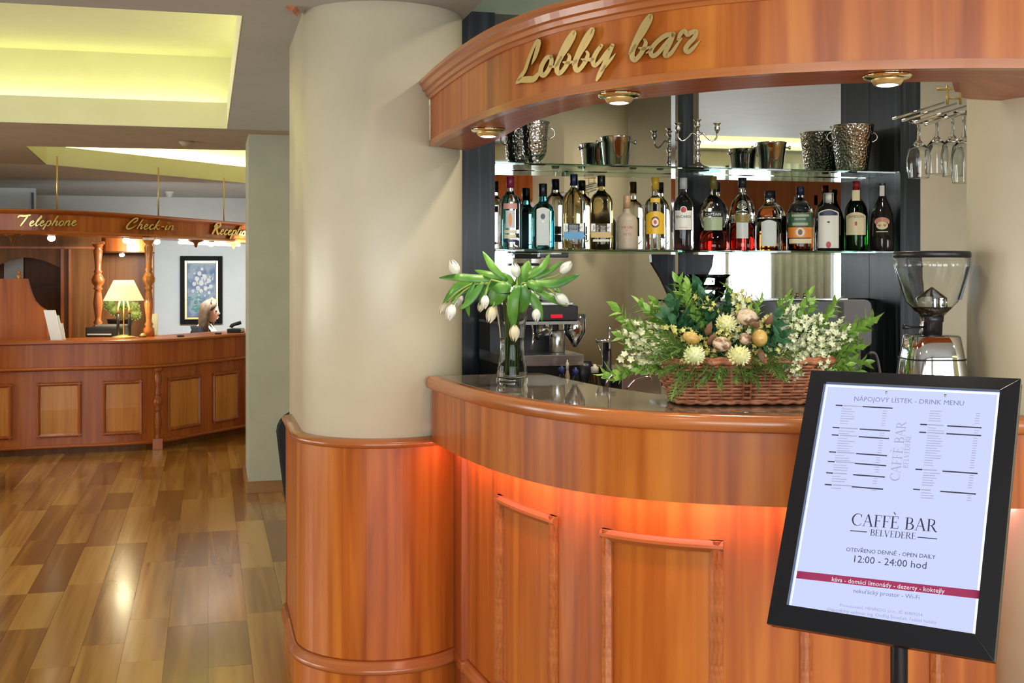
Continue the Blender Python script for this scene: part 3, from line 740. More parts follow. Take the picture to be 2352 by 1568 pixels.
MB().box(xc1, XR0-0.001, MIR, MIR+0.008, zb+0.004, 2.69).build('mirror_panel', M['mirror'], mir)
S1, S2 = 1.700, 2.076
for z, lab in ((S1, 'lower glass shelf carrying the bottles'), (S2, 'upper glass shelf carrying the ice buckets')):
    o = MB().box(XL1+0.002, XR0-0.002, YF+0.004, MIR-0.028, z-0.010, z).build('glass_shelf', M['shelf'], bevel=0.001); tag(o, lab, 'shelf', 'glass shelves of the back bar')
br = atY(1270, 583, YF+0.05)                              # little strip lamp under the lower shelf
t = thing('shelf_clamp', (br.x, br.y, S1-0.012), 'black lamp strip fixed under the lower glass shelf', 'lamp')
MB().obox((0, 0, -0.012), (1,0,0), (0,1,0), (0,0,1), 0.13, 0.05, 0.022).build('housing', M['black'], t, local=True, bevel=0.003)
MB().obox((-0.02, -0.027, -0.006), (1,0,0), (0,1,0), (0,0,1), 0.10, 0.006, 0.006).build('rail', M['chrome'], t, local=True)

# back counter under the mirror
bk = thing('back_counter', (2.2, 4.65, 0), 'dark work counter under the mirror', 'counter')
MB().box(XL1-0.05, 1.36, 4.46, YF-0.005, 0.0, 1.06).build('cabinet', M['dark'], bk)
MB().box(1.362, 3.27, 4.30, YF-0.005, 0.0, 1.06).build('cabinet', M['dark'], bk)
MB().prism([(XL1-0.05, 4.43), (1.33, 4.43), (1.36, 4.26), (3.27, 4.26), (3.27, YF-0.005), (XL1-0.05, YF-0.005)], 1.06, 1.09).build('worktop', M['steel'], bk, bevel=0.003)
BKZ = 1.09

# ------------------------------------------------------------------ bottles
def mono(name, rgb, rough=0.35): return plain(name, rgb, rough)
PAL = dict(cream=(0.72,0.66,0.42), white=(0.80,0.81,0.76), yellow=(0.80,0.50,0.03), red=(0.50,0.02,0.03), navy=(0.02,0.03,0.09), black=(0.015,0.015,0.018), blue=(0.05,0.27,0.52),
           green=(0.03,0.10,0.05), sage=(0.34,0.42,0.26), orange=(0.72,0.24,0.03), gold=(0.55,0.36,0.08), brown=(0.13,0.035,0.012), maroon=(0.22,0.015,0.05), pale=(0.55,0.60,0.58), olive=(0.22,0.17,0.03), pink=(0.62,0.30,0.24), cork=(0.55,0.34,0.18))
PM = {k: mono('print_'+k, v) for k, v in PAL.items()}
G = dict(clear=glass('bottle_glass', (0.93, 0.97, 0.96), 1.36), blue=glass('blue_glass', (0.10, 0.52, 0.68), 1.36), gold=glass('golden_spirit', (0.93, 0.78, 0.36), 1.36),
         red=glass('red_spirit', (0.72, 0.06, 0.05), 1.36), amber=glass('amber_spirit', (0.75, 0.22, 0.03), 1.36), green=glass('green_glass', (0.06, 0.42, 0.07), 1.36),
         dark=plain('dark_bottle', (0.012, 0.010, 0.012), 0.08), smoke=glass('smoky_glass', (0.30, 0.30, 0.32), 1.36), frost=plain('frosted_bottle', (0.50, 0.42, 0.31), 0.4))
TXT = {}
def text_mesh(s, size, spacing=1.0):                      # flat text with the built-in face -> (verts, faces, width)
    c = bpy.data.curves.new('t', 'FONT'); c.body = s; c.size = size; c.space_character = spacing; c.align_x = 'CENTER'; c.resolution_u = 2
    o = bpy.data.objects.new('t', c); col.objects.link(o)
    dg = bpy.context.evaluated_depsgraph_get(); me = bpy.data.meshes.new_from_object(o.evaluated_get(dg))
    vs_ = [tuple(v.co) for v in me.vertices]; fs = [tuple(p.vertices) for p in me.polygons]
    bpy.data.objects.remove(o); bpy.data.curves.remove(c); bpy.data.meshes.remove(me)
    return vs_, fs
def bottle(px, ytop, wpx, ysh, yneck, nw, shape, g, cap, caph, label, labs=(), texts=(), ybot=573, level=None, depth=5.055, liquid=None, capw=1.15):
    p = atY(px, ybot, depth); k = math.hypot(p.x, p.y)
    Z = p.x*ST + p.y*CT; u = Z/F                          # metres per image pixel at this depth
    hz = lambda y: (ybot-y)*u
    r = wpx/2*u*1.06; rn = nw/2*u; sq = {'round': 0.0, 'square': 0.7, 'soft': 0.25}[shape]
    if sq: r *= 0.94
    ang = math.atan2(-p.y, -p.x)                          # towards the camera
    t = thing('bottle', (p.x, p.y, S1), label, 'bottle', 'bottles on the lower glass shelf', rz=ang)
    H1, H2, HTp = hz(ysh), hz(yneck), hz(ytop)
    prof = [(0, 0), (r*0.86, 0), (r*0.97, 0.004), (r, 0.012), (r, H1*0.98), (r*0.97, H1), (r*0.90, H1+(H2-H1)*0.30), (r*0.70, H1+(H2-H1)*0.60), (max(r*0.40, rn*1.2), H1+(H2-H1)*0.86), (rn*1.12, H2), (rn, H2+0.006), (rn, HTp-0.004), (0, HTp-0.004)]
    if level is None:
        MB().lathe(prof, (0,0,0), 28, True, sq).build('glass_body', G[g], t, local=True)
    else:                                                 # upper part empty clear glass, lower part filled
        zl = hz(level)
        MB().lathe([(0, 0.0), (r*0.86, 0), (r*0.97, 0.004), (r, 0.012), (r, zl), (0, zl)], (0,0,0), 28, True, sq).build('filled_body', G[liquid], t, local=True)
        up = [(r, zl+0.0005)] + [q for q in prof if q[1] > zl+0.002][:-1]
        MB().lathe([(0, zl+0.0005)] + up + [(0, HTp-0.004)], (0,0,0), 28, True, sq).build('glass_body', G[g], t, local=True)
    if cap:
        cz = hz(ytop+caph)
        c_ = MB().lathe([(0, cz), (rn*capw, cz), (rn*capw, HTp-0.001), (rn*capw*0.92, HTp), (0, HTp)], (0,0,0), 20, True).build('cap', PM[cap], t, local=True)
    def wrap(a, z, e=0.0009):                             # onto the front of the bottle
        if sq >= 0.5: return (r*0.985 + e, a, z)
        b = a/r; q_ = 2+sq*6; k_ = 1.0/(abs(math.cos(b))**q_+abs(math.sin(b))**q_)**(1/q_) if sq else 1.0
        return ((r*k_+e)*math.cos(b), (r*k_+e)*math.sin(b), z)
    for li, (y0, y1, w, c_, shp) in enumerate(labs):                     # label patches: half width as share of body
        z0, z1 = hz(y1), hz(y0); hw = w*r; m_ = MB(); n = 12
        if shp == 'oval':
            rim = [(hw*math.cos(2*math.pi*i/18), (z0+z1)/2+(z1-z0)/2*math.sin(2*math.pi*i/18)) for i in range(18)]
            le = 0.0006+0.00035*li
            P = [wrap(0, (z0+z1)/2, le)] + [wrap(a, z, le) for a, z in rim]
            m_.add(P, [(0, 1+i, 1+(i+1) % 18) for i in range(18)])
        else:
            P = []
            for i in range(n+1):
                a = -hw+2*hw*i/n
                zt = z1 - (0.35*hw*(a/hw)**2 if shp == 'arch' else 0)
                P += [wrap(a, z0, 0.0006+0.00035*li), wrap(a, zt, 0.0006+0.00035*li)]
            m_.add(P, [(2*i, 2*i+2, 2*i+3, 2*i+1) for i in range(n)])
        lab_ = m_.build('label', PM[c_], t, local=True)
    for (s, y, size, c_, sp) in texts:
        if s not in TXT: TXT[s] = text_mesh(s, 1.0, sp)
        vs_, fs = TXT[s]; sz = size*u
        MB().add([wrap(v[0]*sz, hz(y)+v[1]*sz, 0.0006+0.00035*len(labs)) for v in vs_], fs).build('label_text', PM[c_], lab_ if labs else t, local=True)
    return t
bottle(1172, 405, 50, 466, 440, 16, 'round', 'clear', 'maroon', 27, 'clear gin bottle with maroon cap, leftmost on the shelf',
       [(468, 481, 0.62, 'pink', 'rect'), (484, 524, 0.40, 'pale', 'rect'), (489, 521, 0.16, 'orange', 'oval'), (529, 536, 0.50, 'cream', 'rect'), (539, 548, 0.50, 'cream', 'rect'), (550, 556, 0.55, 'navy', 'rect')])
bottle(1247, 421, 52, 484, 462, 17, 'square', 'blue', 'black', 30, 'square blue glass gin bottle with a tall pale arched label',
       [(477, 566, 0.56, 'cream', 'arch'), (480, 563, 0.48, 'pale', 'arch'), (491, 504, 0.20, 'black', 'oval'), (506, 512, 0.10, 'white', 'oval')])
bottle(1318, 399, 54, 464, 432, 16, 'square', 'clear', 'navy', 27, 'clear tequila bottle with navy cap and a blue label band',
       [(513, 531, 0.86, 'white', 'rect'), (532, 549, 0.86, 'blue', 'rect')], [('Jimador', 526, 13, 'black', 0.95)])
bottle(1381, 402, 54, 464, 436, 16, 'square', 'gold', 'black', 25, 'golden tequila bottle with black cap and a gold label band',
       [(513, 531, 0.86, 'white', 'rect'), (532, 545, 0.86, 'gold', 'rect'), (549, 554, 0.7, 'cream', 'rect')], [('Jimador', 526, 13, 'brown', 0.95)])
bottle(1440, 448, 46, 503, 486, 16, 'round', 'frost', 'cork', 30, 'frosted beige bottle with red lettering and a cork', [],
       [('VIRON', 524, 8.5, 'red', 1.05), ('&', 530, 6, 'red', 1), ('VETI', 540, 8.5, 'red', 1.05), ('liquore', 547, 4.5, 'pink', 1), ('alle erbe', 555, 4.5, 'pink', 1)], capw=1.02)
bottle(1505, 405, 46, 468, 448, 15, 'round', 'clear', 'yellow', 28, 'clear rum bottle with a yellow label and yellow cap',
       [(454, 464, 0.45, 'yellow', 'rect'), (484, 536, 1.0, 'yellow', 'arch'), (496, 522, 0.42, 'brown', 'oval'), (500, 518, 0.28, 'white', 'oval'), (504, 514, 0.14, 'red', 'oval')])
bottle(1570, 406, 45, 472, 440, 15, 'round', 'clear', 'white', 26, 'clear white rum bottle with white cap and a red bat emblem',
       [(482, 526, 0.92, 'white', 'rect'), (472, 489, 0.33, 'white', 'oval'), (474, 487, 0.26, 'red', 'oval')], [('BACARDI', 499, 8.6, 'black', 1.0), ('SUPERIOR', 522, 3.8, 'red', 1.1)])
bottle(1638, 402, 58, 476, 446, 15, 'round', 'clear', 'olive', 30, 'clear bottle half filled with red liqueur, olive neck foil',
       [(484, 496, 0.80, 'black', 'rect'), (497, 527, 0.72, 'sage', 'rect')], [('CAPTAIN', 494, 9, 'white', 1.0)], level=528, liquid='red')
bottle(1705, 405, 56, 482, 440, 17, 'round', 'clear', 'black', 24, 'round shouldered whisky bottle with red brown contents and pale label',
       [(492, 508, 0.55, 'olive', 'rect'), (509, 545, 0.46, 'pale', 'rect')], level=510, liquid='red')
bottle(1766, 436, 58, 492, 462, 18, 'soft', 'clear', 'black', 16, 'squat bottle of dark liqueur with black stopper and a painted pale reflection', [(503, 562, 0.55, 'pale', 'arch')], level=500, liquid='smoke')  # the pale patch paints a reflection on the bottle front
bottle(1838, 425, 58, 486, 452, 16, 'soft', 'clear', 'navy', 20, 'whiskey bottle with dark green label and amber contents',
       [(486, 518, 0.94, 'green', 'rect'), (490, 495, 0.62, 'sage', 'rect'), (499, 502, 0.40, 'sage', 'rect'), (509, 515, 0.55, 'sage', 'rect'), (519, 543, 0.94, 'orange', 'rect'), (520, 541, 0.34, 'cream', 'oval'), (524, 537, 0.16, 'brown', 'oval'), (545, 556, 0.78, 'cream', 'rect')], level=486, liquid='amber')
bottle(1903, 439, 54, 482, 464, 20, 'soft', 'dark', 'white', 24, 'dark bitters bottle with a large white label and white cap',
       [(478, 566, 0.80, 'white', 'arch'), (480, 492, 0.70, 'navy', 'arch'), (505, 509, 0.12, 'black', 'oval'), (551, 566, 0.20, 'red', 'oval')])
bottle(1966, 412, 50, 486, 446, 14, 'round', 'green', 'red', 20, 'green whiskey bottle with yellow label and red cap',
       [(434, 458, 0.32, 'cream', 'rect'), (484, 536, 0.92, 'yellow' if False else 'cream', 'arch'), (505, 515, 0.10, 'red', 'oval')], [('JAMESON', 497, 8.4, 'brown', 1.0)])
bottle(2026, 417, 50, 508, 446, 14, 'round', 'dark', 'black', 14, 'black cream liqueur bottle with an ornate label, rightmost on the shelf',
       [(424, 448, 0.2, 'pale', 'rect'), (496, 516, 0.66, 'pink', 'oval'), (506, 524, 0.5, 'cream', 'oval'), (528, 530, 0.5, 'cream', 'rect')], depth=4.978)

# ------------------------------------------------------------------ ice buckets and candelabra on the upper shelf
def bucket(px, py, depth, rt, rb, hgt, mat, label, foot=False, handles='knob', turn=0.0):
    p = atY(px, py, depth)
    t = thing('ice_bucket', (p.x, p.y, S2), label, 'ice bucket', 'metal ice buckets on the upper shelf', rz=-TH+turn)
    fz = 0.022 if foot else 0.0
    if foot:
        MB().lathe([(0, 0), (rb*0.80, 0), (rb*0.80, 0.004), (rb*0.55, 0.012), (rb*0.60, fz+0.002), (0, fz+0.002)], (0,0,0), 24).build('foot', mat, t, local=True)
    pr = [(0, fz), (rb*0.85, fz), (rb, fz+0.012)]
    if foot: pr = [(0, fz), (rb*0.55, fz), (rb*0.85, fz+0.014), (rb, fz+0.035)]
    body = pr + [(rb+(rt*0.93-rb)*0.6, fz+(hgt-fz)*0.6), (rt*0.92, hgt*0.86), (rt, hgt), (rt*0.98, hgt+0.002), (rt*0.94, hgt), (rt*0.88, hgt*0.86), (rb*0.9, fz+0.02), (0, fz+0.016)]
    if not foot:
        body = pr + [(rt*0.95, hgt*0.80), (rt*0.97, hgt*0.81), (rt, hgt*0.985), (rt*1.015, hgt), (rt*0.97, hgt), (rt*0.93, hgt*0.8), (rb*0.93, fz+0.014), (0, fz+0.01)]
    MB().lathe(body, (0,0,0), 32).build('body', mat, t, local=True)
    for s in (-1, 1):
        z = hgt*0.84
        if handles == 'ring':
            pts = [(s*(rt*0.90+0.030*math.sin(a)), 0, z-0.016+0.020*math.cos(a)*1.2) for a in [math.pi*i/8 for i in range(9)]]
            MB().tube(pts, 0.0035, 7).build('handle', M['silver'], t, local=True)
        else:
            MB().tube([(s*rt*0.93, 0, z), (s*(rt+0.010), 0, z), (s*(rt+0.012), 0, z), (s*(rt+0.020), 0, z)], [0.004, 0.004, 0.010, 0.009], 10).build('knob', M['steel'], t, local=True)
    MB().lathe([(rt*1.02, hgt-0.003), (rt*1.03, hgt), (rt*1.02, hgt+0.003), (rt*0.96, hgt+0.003), (rt*0.96, hgt-0.003)], (0,0,0), 32).build('rim', M['silver'], t, local=True)
    return t
up = atY(1415, 378, 5.05); u_ = (up.x*ST+up.y*CT)/F
bucket(1228, 372, 5.05, 34*u_, 27*u_, 96*u_, M['hammered'], 'hammered champagne bucket on a foot, at the left end of the shelf', True, 'ring')
bucket(1415, 376, 5.05, 36*u_, 29*u_, 68*u_, M['bucket'], 'plain steel ice bucket left of the candelabrum')
bucket(1771, 383, 5.05, 36*u_, 28*u_, 66*u_, M['bucket'], 'plain steel ice bucket right of the candelabrum')
bucket(1957, 388, 5.05, 51*u_, 37*u_, 113*u_, M['hammered'], 'large hammered champagne bucket at the right end of the shelf', False, 'ring')
p = atY(1602, 381, 5.03); u_ = (p.x*ST+p.y*CT)/F
cd = thing('candelabrum', (p.x, p.y, S2), 'three armed silver candelabrum on the upper shelf', 'candelabrum', rz=-TH)
MB().lathe([(0, 0), (27*u_, 0), (26*u_, 4*u_), (14*u_, 8*u_), (7*u_, 14*u_), (5*u_, 24*u_), (9*u_, 30*u_), (5*u_, 36*u_), (6*u_, 55*u_), (9*u_, 62*u_), (5*u_, 68*u_), (4*u_, 78*u_), (7*u_, 83*u_), (3.5*u_, 90*u_), (0, 91*u_)], (0,0,0), 20).build('stem', M['silver'], cd, local=True)
def candle_cup(x, z, par):
    MB().lathe([(0, 0), (2.5*u_, 0), (4*u_, 4*u_), (7*u_, 8*u_), (6.5*u_, 13*u_), (4.5*u_, 16*u_), (6*u_, 19*u_), (9.5*u_, 22*u_), (9.5*u_, 23*u_), (4*u_, 22*u_), (0, 20*u_)], (x, 0, z), 16).build('candle_cup', M['silver'], par, local=True)
candle_cup(0, 90*u_, cd)
for s in (-1, 1):
    pts = spline([(0, 0, 76*u_), (s*12*u_, 0, 82*u_), (s*22*u_, 0, 72*u_), (s*34*u_, 0, 64*u_), (s*44*u_, 0, 72*u_), (s*45*u_, 0, 84*u_)], 0.006)
    a = MB().tube(pts, 2.2*u_, 7).build('arm', M['silver'], cd, local=True)
    candle_cup(s*45*u_, 82*u_, cd)

# ------------------------------------------------------------------ hanging glass rack, right
RZ = 3.72
rk = atZ(2185, 240, RZ)
rack = thing('glass_rack', (rk.x, rk.y, 2.0), 'chrome stemware rack hung from the canopy', 'rack')
rails = [((2050, 274), (2168, 236)), ((2072, 278), (2196, 238)), ((2100, 282), (2232, 240)), ((2126, 286), (2240, 250))]
for i, (a, b_) in enumerate(rails):
    A_, B_ = atZ(*a, RZ-0.02*i), atZ(*b_, RZ+0.15-0.02*i)
    z = 2.115
    A_ = Vector((A_.x, A_.y, z)); B_ = Vector((B_.x, B_.y, z))
    MB().tube([atZ(*a, RZ-0.05*i), atZ(*b_, RZ+0.22-0.05*i)], 0.0045, 7).build('rail', M['chrome'], rack)
for (x, y0, y1) in ((2176, 196, 240), (2206, 200, 240)):
    MB().tube([atZ(x, y0, RZ+0.1), atZ(x, y1, RZ+0.1)], 0.004, 6).build('hanger', M['brass'], rack)
MB().tube([atZ(2152, 205, RZ+0.1), atZ(2212, 203, RZ+0.1)], 0.005, 6).build('crossbar', M['brass'], rack)
MB().tube([atZ(2176, 226, RZ+0.1), atZ(2206, 226, RZ+0.1)], 0.004, 6).build('crossbar', M['brass'], rack)
def wineglass(px, ytop, ybot, w, Z, label):
    c = atZ(px, ybot, Z); u = Z/F; h = (ybot-ytop)*u; r = w/2*u
    t = thing('wine_glass', (c.x, c.y, c.z), label, 'wine glass', 'wine glasses hanging upside down in the rack')
    bw = h*0.62; th = 0.0011
    o_ = [(r*0.86, 0), (r*0.8612, 0.0014), (r*0.90, bw*0.1), (r*0.97, bw*0.3), (r, bw*0.55), (r*0.85, bw*0.82), (r*0.42, bw*0.98), (0.006, bw*1.08), (0.0045, h*0.8), (0.005, h*0.94), (r*0.80, h-0.003), (r*0.80, h), (0, h)]
    i_ = [(0, bw*0.96), (r*0.40, bw*0.94), (r*0.83-th, bw*0.79), (r-th, bw*0.55), (r*0.97-th, bw*0.3), (r*0.90-th, bw*0.1), (r*0.8612-th, 0.0014), (r*0.86-th, 0)]
    MB().lathe(i_ + o_, (0,0,0), 22).build('bowl_and_stem', M['clear'], t, local=True)
wineglass(2110, 278, 409, 54, 3.70, 'wine glass hanging upside down, leftmost in the rack')
wineglass(2152, 268, 400, 50, 3.85, 'wine glass hanging second from the left in the rack')
wineglass(2188, 262, 405, 52, 3.74, 'wine glass hanging third from the left in the rack')
wineglass(2214, 256, 420, 58, 3.60, 'wine glass hanging closest to the right column')

# ------------------------------------------------------------------ things on the back counter
p = atY(1255, 835, 4.62)
cm = thing('espresso_machine', (1.46, 4.66, BKZ), 'black and steel espresso machine behind the tulip vase', 'coffee machine')
mx0, mx1 = atY(1150, 0, 4.50).x, atY(1324, 0, 4.50).x
zc = lambda y, Y=4.50, x=1260: atY(x, y, Y).z
MB().box(mx0, mx1, 4.52, 4.86, BKZ, zc(838)).build('drawer_base', M['black'], cm, bevel=0.004)
MB().box(mx0, mx1+0.012, 4.44, 4.88, zc(838), zc(812)).build('drip_tray', M['steel'], cm, bevel=0.004)
MB().box(mx0, mx1-0.02, 4.68, 4.88, zc(812), zc(745)).build('rear_body', M['dark'], cm)
MB().box(mx0, mx1+0.004, 4.50, 4.88, zc(745), zc(738)).build('group_shelf', M['steel'], cm)
MB().box(mx0, mx1+0.008, 4.50, 4.88, zc(738), zc(702)).build('control_head', M['black'], cm, bevel=0.006)
MB().box(mx0, mx1, 4.54, 4.86, zc(702), zc(694)).build('cup_tray', M['steel'], cm, bevel=0.003)
MB().box(atY(1266, 0, 4.495).x, atY(1292, 0, 4.495).x, 4.494, 4.5, zc(730), zc(722)).build('display', emit('red_display', (0.9, 0.02, 0.04), 0.9), cm)
MB().lathe([(0.0, 0.0), (0.033, 0), (0.033, -0.035), (0.026, -0.048), (0.0, -0.048)], (atY(1250, 0, 4.56).x, 4.56, zc(745))).build('group_head', M['chrome'], cm)
MB().tube([(atY(1250, 0, 4.56).x, 4.53, zc(762)), (atY(1232, 0, 4.42).x, 4.40, zc(770))], [0.010, 0.012], 8).build('portafilter', M['black'], cm)
MB().tube([(atY(1222, 0, 4.5).x, 4.50, zc(745)), (atY(1224, 0, 4.47).x, 4.46, zc(770)), (atY(1220, 0, 4.46).x, 4.45, zc(800))], 0.005, 7).build('steam_wand', M['chrome'], cm)
MB().lathe([(0.030, 0.0), (0.032, 0.003), (0.032, 0.085), (0.028, 0.09), (0, 0.09)], (atY(1280, 0, 4.58).x, 4.58, zc(812))).build('milk_jug', M['steel'], cm)
hx = atY(1320, 0, 4.62)
hp = thing('coffee_grinder', (hx.x, 4.64, BKZ), 'small coffee grinder with a clear cone hopper beside the espresso machine', 'grinder')
MB().lathe([(0, 0), (0.05, 0), (0.05, 0.11), (0.035, 0.14), (0, 0.14)], (hx.x+0.06, 4.70, BKZ)).build('base', M['black'], hp)
MB().lathe([(0.008, zc(802)-BKZ), (0.044, zc(768)-BKZ), (0.046, zc(724)-BKZ), (0, zc(722)-BKZ)], (hx.x, 4.62, BKZ), 20).build('hopper', M['chrome'], hp)
# cups stacked on the machine
for i, (x, y) in enumerate(((1226, 691), (1240, 691), (1254, 690), (1268, 690))):
    q = atY(x, y, 4.66 + 0.05*(i % 2))
    t = thing('espresso_cup', (q.x, q.y, zc(694)), 'small white cup on the machine tray, number %s from the vase' % ('one', 'two', 'three', 'four')[i], 'cup', 'white cups on the espresso machine')
    t['label'] = ('white cup nearest the vase on the machine tray', 'second white cup from the vase on the machine tray', 'third white cup from the vase on the machine tray', 'white cup farthest right on the machine tray')[i]
    MB().lathe([(0, 0), (0.016, 0), (0.022, 0.006), (0.027, 0.034), (0.025, 0.034), (0.019, 0.008), (0, 0.006)], (0,0,0), 16).build('bowl', M['white'], t, local=True)
    MB().tube([(0.024, 0, 0.028), (0.036, 0, 0.026), (0.034, 0, 0.012), (0.022, 0, 0.010)], 0.0025, 6).build('handle', M['white'], t, local=True)
# drinks tap
q = atY(1394, 840, 4.55); zt = lambda y: atY(1394, y, 4.55).z
tp = thing('drinks_tap', (q.x, q.y, BKZ), 'chrome drinks tap on a black stand', 'tap')
MB().lathe([(0, 0), (0.03, 0), (0.03, 0.01), (0.02, 0.02), (0.018, zt(782)-BKZ), (0, zt(780)-BKZ)], (q.x, q.y, BKZ), 16).build('stand', M['black'], tp)
MB().tube([(q.x, q.y-0.03, zt(800)), (q.x, q.y-0.03, zt(748))], [0.007, 0.006], 8).build('lever', M['chrome'], tp)
MB().tube([(atY(1370, 0, 4.52).x, 4.52, zt(781)), (atY(1414, 0, 4.52).x, 4.52, zt(781))], [0.008, 0.008], 8).build('crossbar', M['chrome'], tp)
MB().tube([(atY(1374, 0, 4.52).x, 4.53, zt(784)), (atY(1384, 0, 4.52).x, 4.52, zt(818))], [0.004, 0.004], 6).build('spout', M['chrome'], tp)
# small bottles beside the sink
def small_bottle(px, ytop, ybot, w, body, capc, label, Y=4.36):
    q = atY(px, ybot, Y); u = (q.x*ST+q.y*CT)/F; h = (ybot-ytop)*u + (q.z-BKZ); r = w/2*u
    t = thing('syrup_bottle', (q.x, q.y, BKZ), label, 'bottle', 'small bottles beside the bar sink')
    MB().lathe([(0, 0), (r*0.9, 0), (r, 0.006), (r, h*0.62), (r*0.5, h*0.76), (r*0.4, h*0.80), (0, h*0.80)], (0,0,0), 16).build('bottle_body', body, t, local=True)
    MB().lathe([(0, h*0.78), (r*0.6, h*0.78), (r*0.6, h*0.93), (r*0.25, h*0.95), (r*0.22, h), (0, h)], (0,0,0), 14).build('pump_cap', capc, t, local=True)
bluecap = plain('blue_cap', (0.015, 0.03, 0.16), 0.4); pump = plain('cream_pump', (0.66, 0.62, 0.50), 0.4)
small_bottle(1290, 838, 880, 22, glass('pale_syrup', (0.85, 0.85, 0.78), 1.36), bluecap, 'clear bottle with dark blue cap, nearest the vase')
small_bottle(1303, 826, 880, 12, plain('tan_bottle', (0.42, 0.30, 0.19), 0.4), pump, 'slim tan bottle with cream top between two blue capped bottles')
small_bottle(1322, 843, 885, 24, glass('pale_syrup_b', (0.85, 0.85, 0.78), 1.36), bluecap, 'wider clear bottle with dark blue cap right of the tan bottle')
small_bottle(1366, 836, 892, 30, glass('amber_soap', (0.80, 0.45, 0.14), 1.36), pump, 'amber soap bottle with a cream pump')
# bar sink with two faucets
q = atY(1465, 870, 4.46)
sk = thing('bar_sink', (q.x, q.y, BKZ), 'steel bar sink box with two bent chrome spouts', 'sink')
MB().box(atY(1428, 0, 4.46).x, atY(1520, 0, 4.46).x, 4.46, 4.80, BKZ, atY(1465, 852, 4.46).z).build('basin', M['steel'], sk, bevel=0.004)
for pts in (((1392, 892), (1396, 872), (1410, 860), (1428, 858)), ((1440, 894), (1452, 878), (1470, 868), (1494, 866), (1496, 872))):
    MB().tube(spline([atZ(x, y, 4.42) for x, y in pts], 0.01), 0.005, 8).build('spout', M['chrome'], sk)
# glass coupes stacked by the mirror
q = atY(1630, 690, 5.07)
bs = MB().box(atY(1572, 0, 5.0).x, atY(1700, 0, 5.0).x, 4.965, 5.188, q.z-0.008, q.z).build('glass_shelf', M['shelf'], bevel=0.001); tag(bs, 'short glass shelf under the cut glass bowls', 'shelf', 'glass shelves of the back bar')
for i, (y0, y1, w, lab) in enumerate(((690, 658, 92, 'cut glass bowl at the bottom of the stack by the mirror'), (662, 630, 104, 'cut glass bowl on top of the stack by the mirror'))):
    c = atY(1628, y0, 5.07); u = (c.x*ST+c.y*CT)/F; h = (y0-y1)*u; r = w/2*u
    t = thing('glass_bowl', (c.x, c.y, c.z), lab, 'bowl', 'cut glass bowls stacked by the mirror')
    MB().lathe([(0, 0), (r*0.55, 0), (r*0.72, h*0.3), (r*0.78, h*0.7), (r, h), (r*0.98, h), (r*0.74, h*0.72), (r*0.66, h*0.3), (r*0.5, h*0.12), (0, h*0.12)], (0,0,0), 28).build('bowl', M['thin'], t, local=True)
    m_ = MB()
    for k in range(14):
        a = 2*math.pi*k/14; m_.sphere((r*0.77*math.cos(a), r*0.77*math.sin(a), h*0.5), 0.006, 6, 5)
    m_.build('cut_facets', M['thin'], t, local=True)
for i, (x, lab) in enumerate(((1831, 'little brass cap shaker, left one of the pair on the ledge'), (1848, 'little brass cap shaker, right one of the pair on the ledge'))):
    c = atY(x, 680, MIR-0.04)
    t = thing('shaker', (c.x, c.y, zb+0.004), lab, 'shaker', 'pair of shakers on the mirror ledge')
    MB().lathe([(0, 0), (0.010, 0), (0.010, 0.012), (0, 0.012)], (0,0,0), 12).build('glass_base', M['clear'], t, local=True)
    MB().sphere((0, 0, 0.018), 0.011, 10, 7).build('cap', M['brass'], t, local=True)
# stand of the coupes: dark steel cabinet
c0, c1 = atY(1655, 0, 4.90).x, atY(1932, 0, 4.90).x
o = thing('glass_washer', ((c0+c1)/2, 5.0, BKZ), 'dark steel undercounter unit below the mirror', 'appliance')
MB().box(c0, c1, 4.90, 5.14, BKZ, atY(1750, 691, 4.90).z).build('housing', M['dark'], o, bevel=0.004)
MB().box(c0+0.03, c1-0.03, 4.894, 4.90, BKZ+0.04, BKZ+0.2).build('front_door', M['blackmetal'], o)
# grey till display
q = atY(1975, 860, 4.40)
t = thing('till_display', (q.x, q.y, BKZ), 'grey till display with rounded corners behind the flower basket', 'till')
zz = lambda y: atY(1975, y, 4.40).z
x0, x1 = atY(1938, 0, 4.40).x, atY(2003, 0, 4.40).x
pl = []
for (cx_, cz_, a0) in ((x1-0.03, zz(688)-0.03, 0), (x0+0.012, zz(688)-0.012, 90), (x0+0.012, zz(800)+0.012, 180), (x1-0.02, zz(796)+0.02, 270)):
    rr = 0.03 if a0 == 0 else 0.012 if a0 != 270 else 0.02
    pl += [(cx_+rr*math.cos(math.radians(a0+30*k)), 4.40, cz_+rr*math.sin(math.radians(a0+30*k))) for k in range(4)]
MB().extrude(pl, (0.0, 0.05, 0.0)).build('screen_housing', M['grey'], t, bevel=0.004)
MB().obox(((x0+x1)/2-0.01, 4.44, (BKZ+zz(790))/2), (1,0,0), (0,1,0), (0,0,1), 0.07, 0.05, zz(790)-BKZ).build('stand', M['grey'], t, bevel=0.005)
MB().obox(((x0+x1)/2-0.01, 4.44, BKZ+0.01), (1,0,0), (0,1,0), (0,0,1), 0.12, 0.14, 0.02).build('foot', M['grey'], t, bevel=0.005)
MB().tube(spline([(x1-0.005, 4.42, zz(812)), (x1+0.022, 4.42, zz(812)), (x1+0.04, 4.42, zz(830)), (x1+0.06, 4.42, BKZ+0.02)], 0.01), 0.006, 8).build('cable', M['grey'], t)

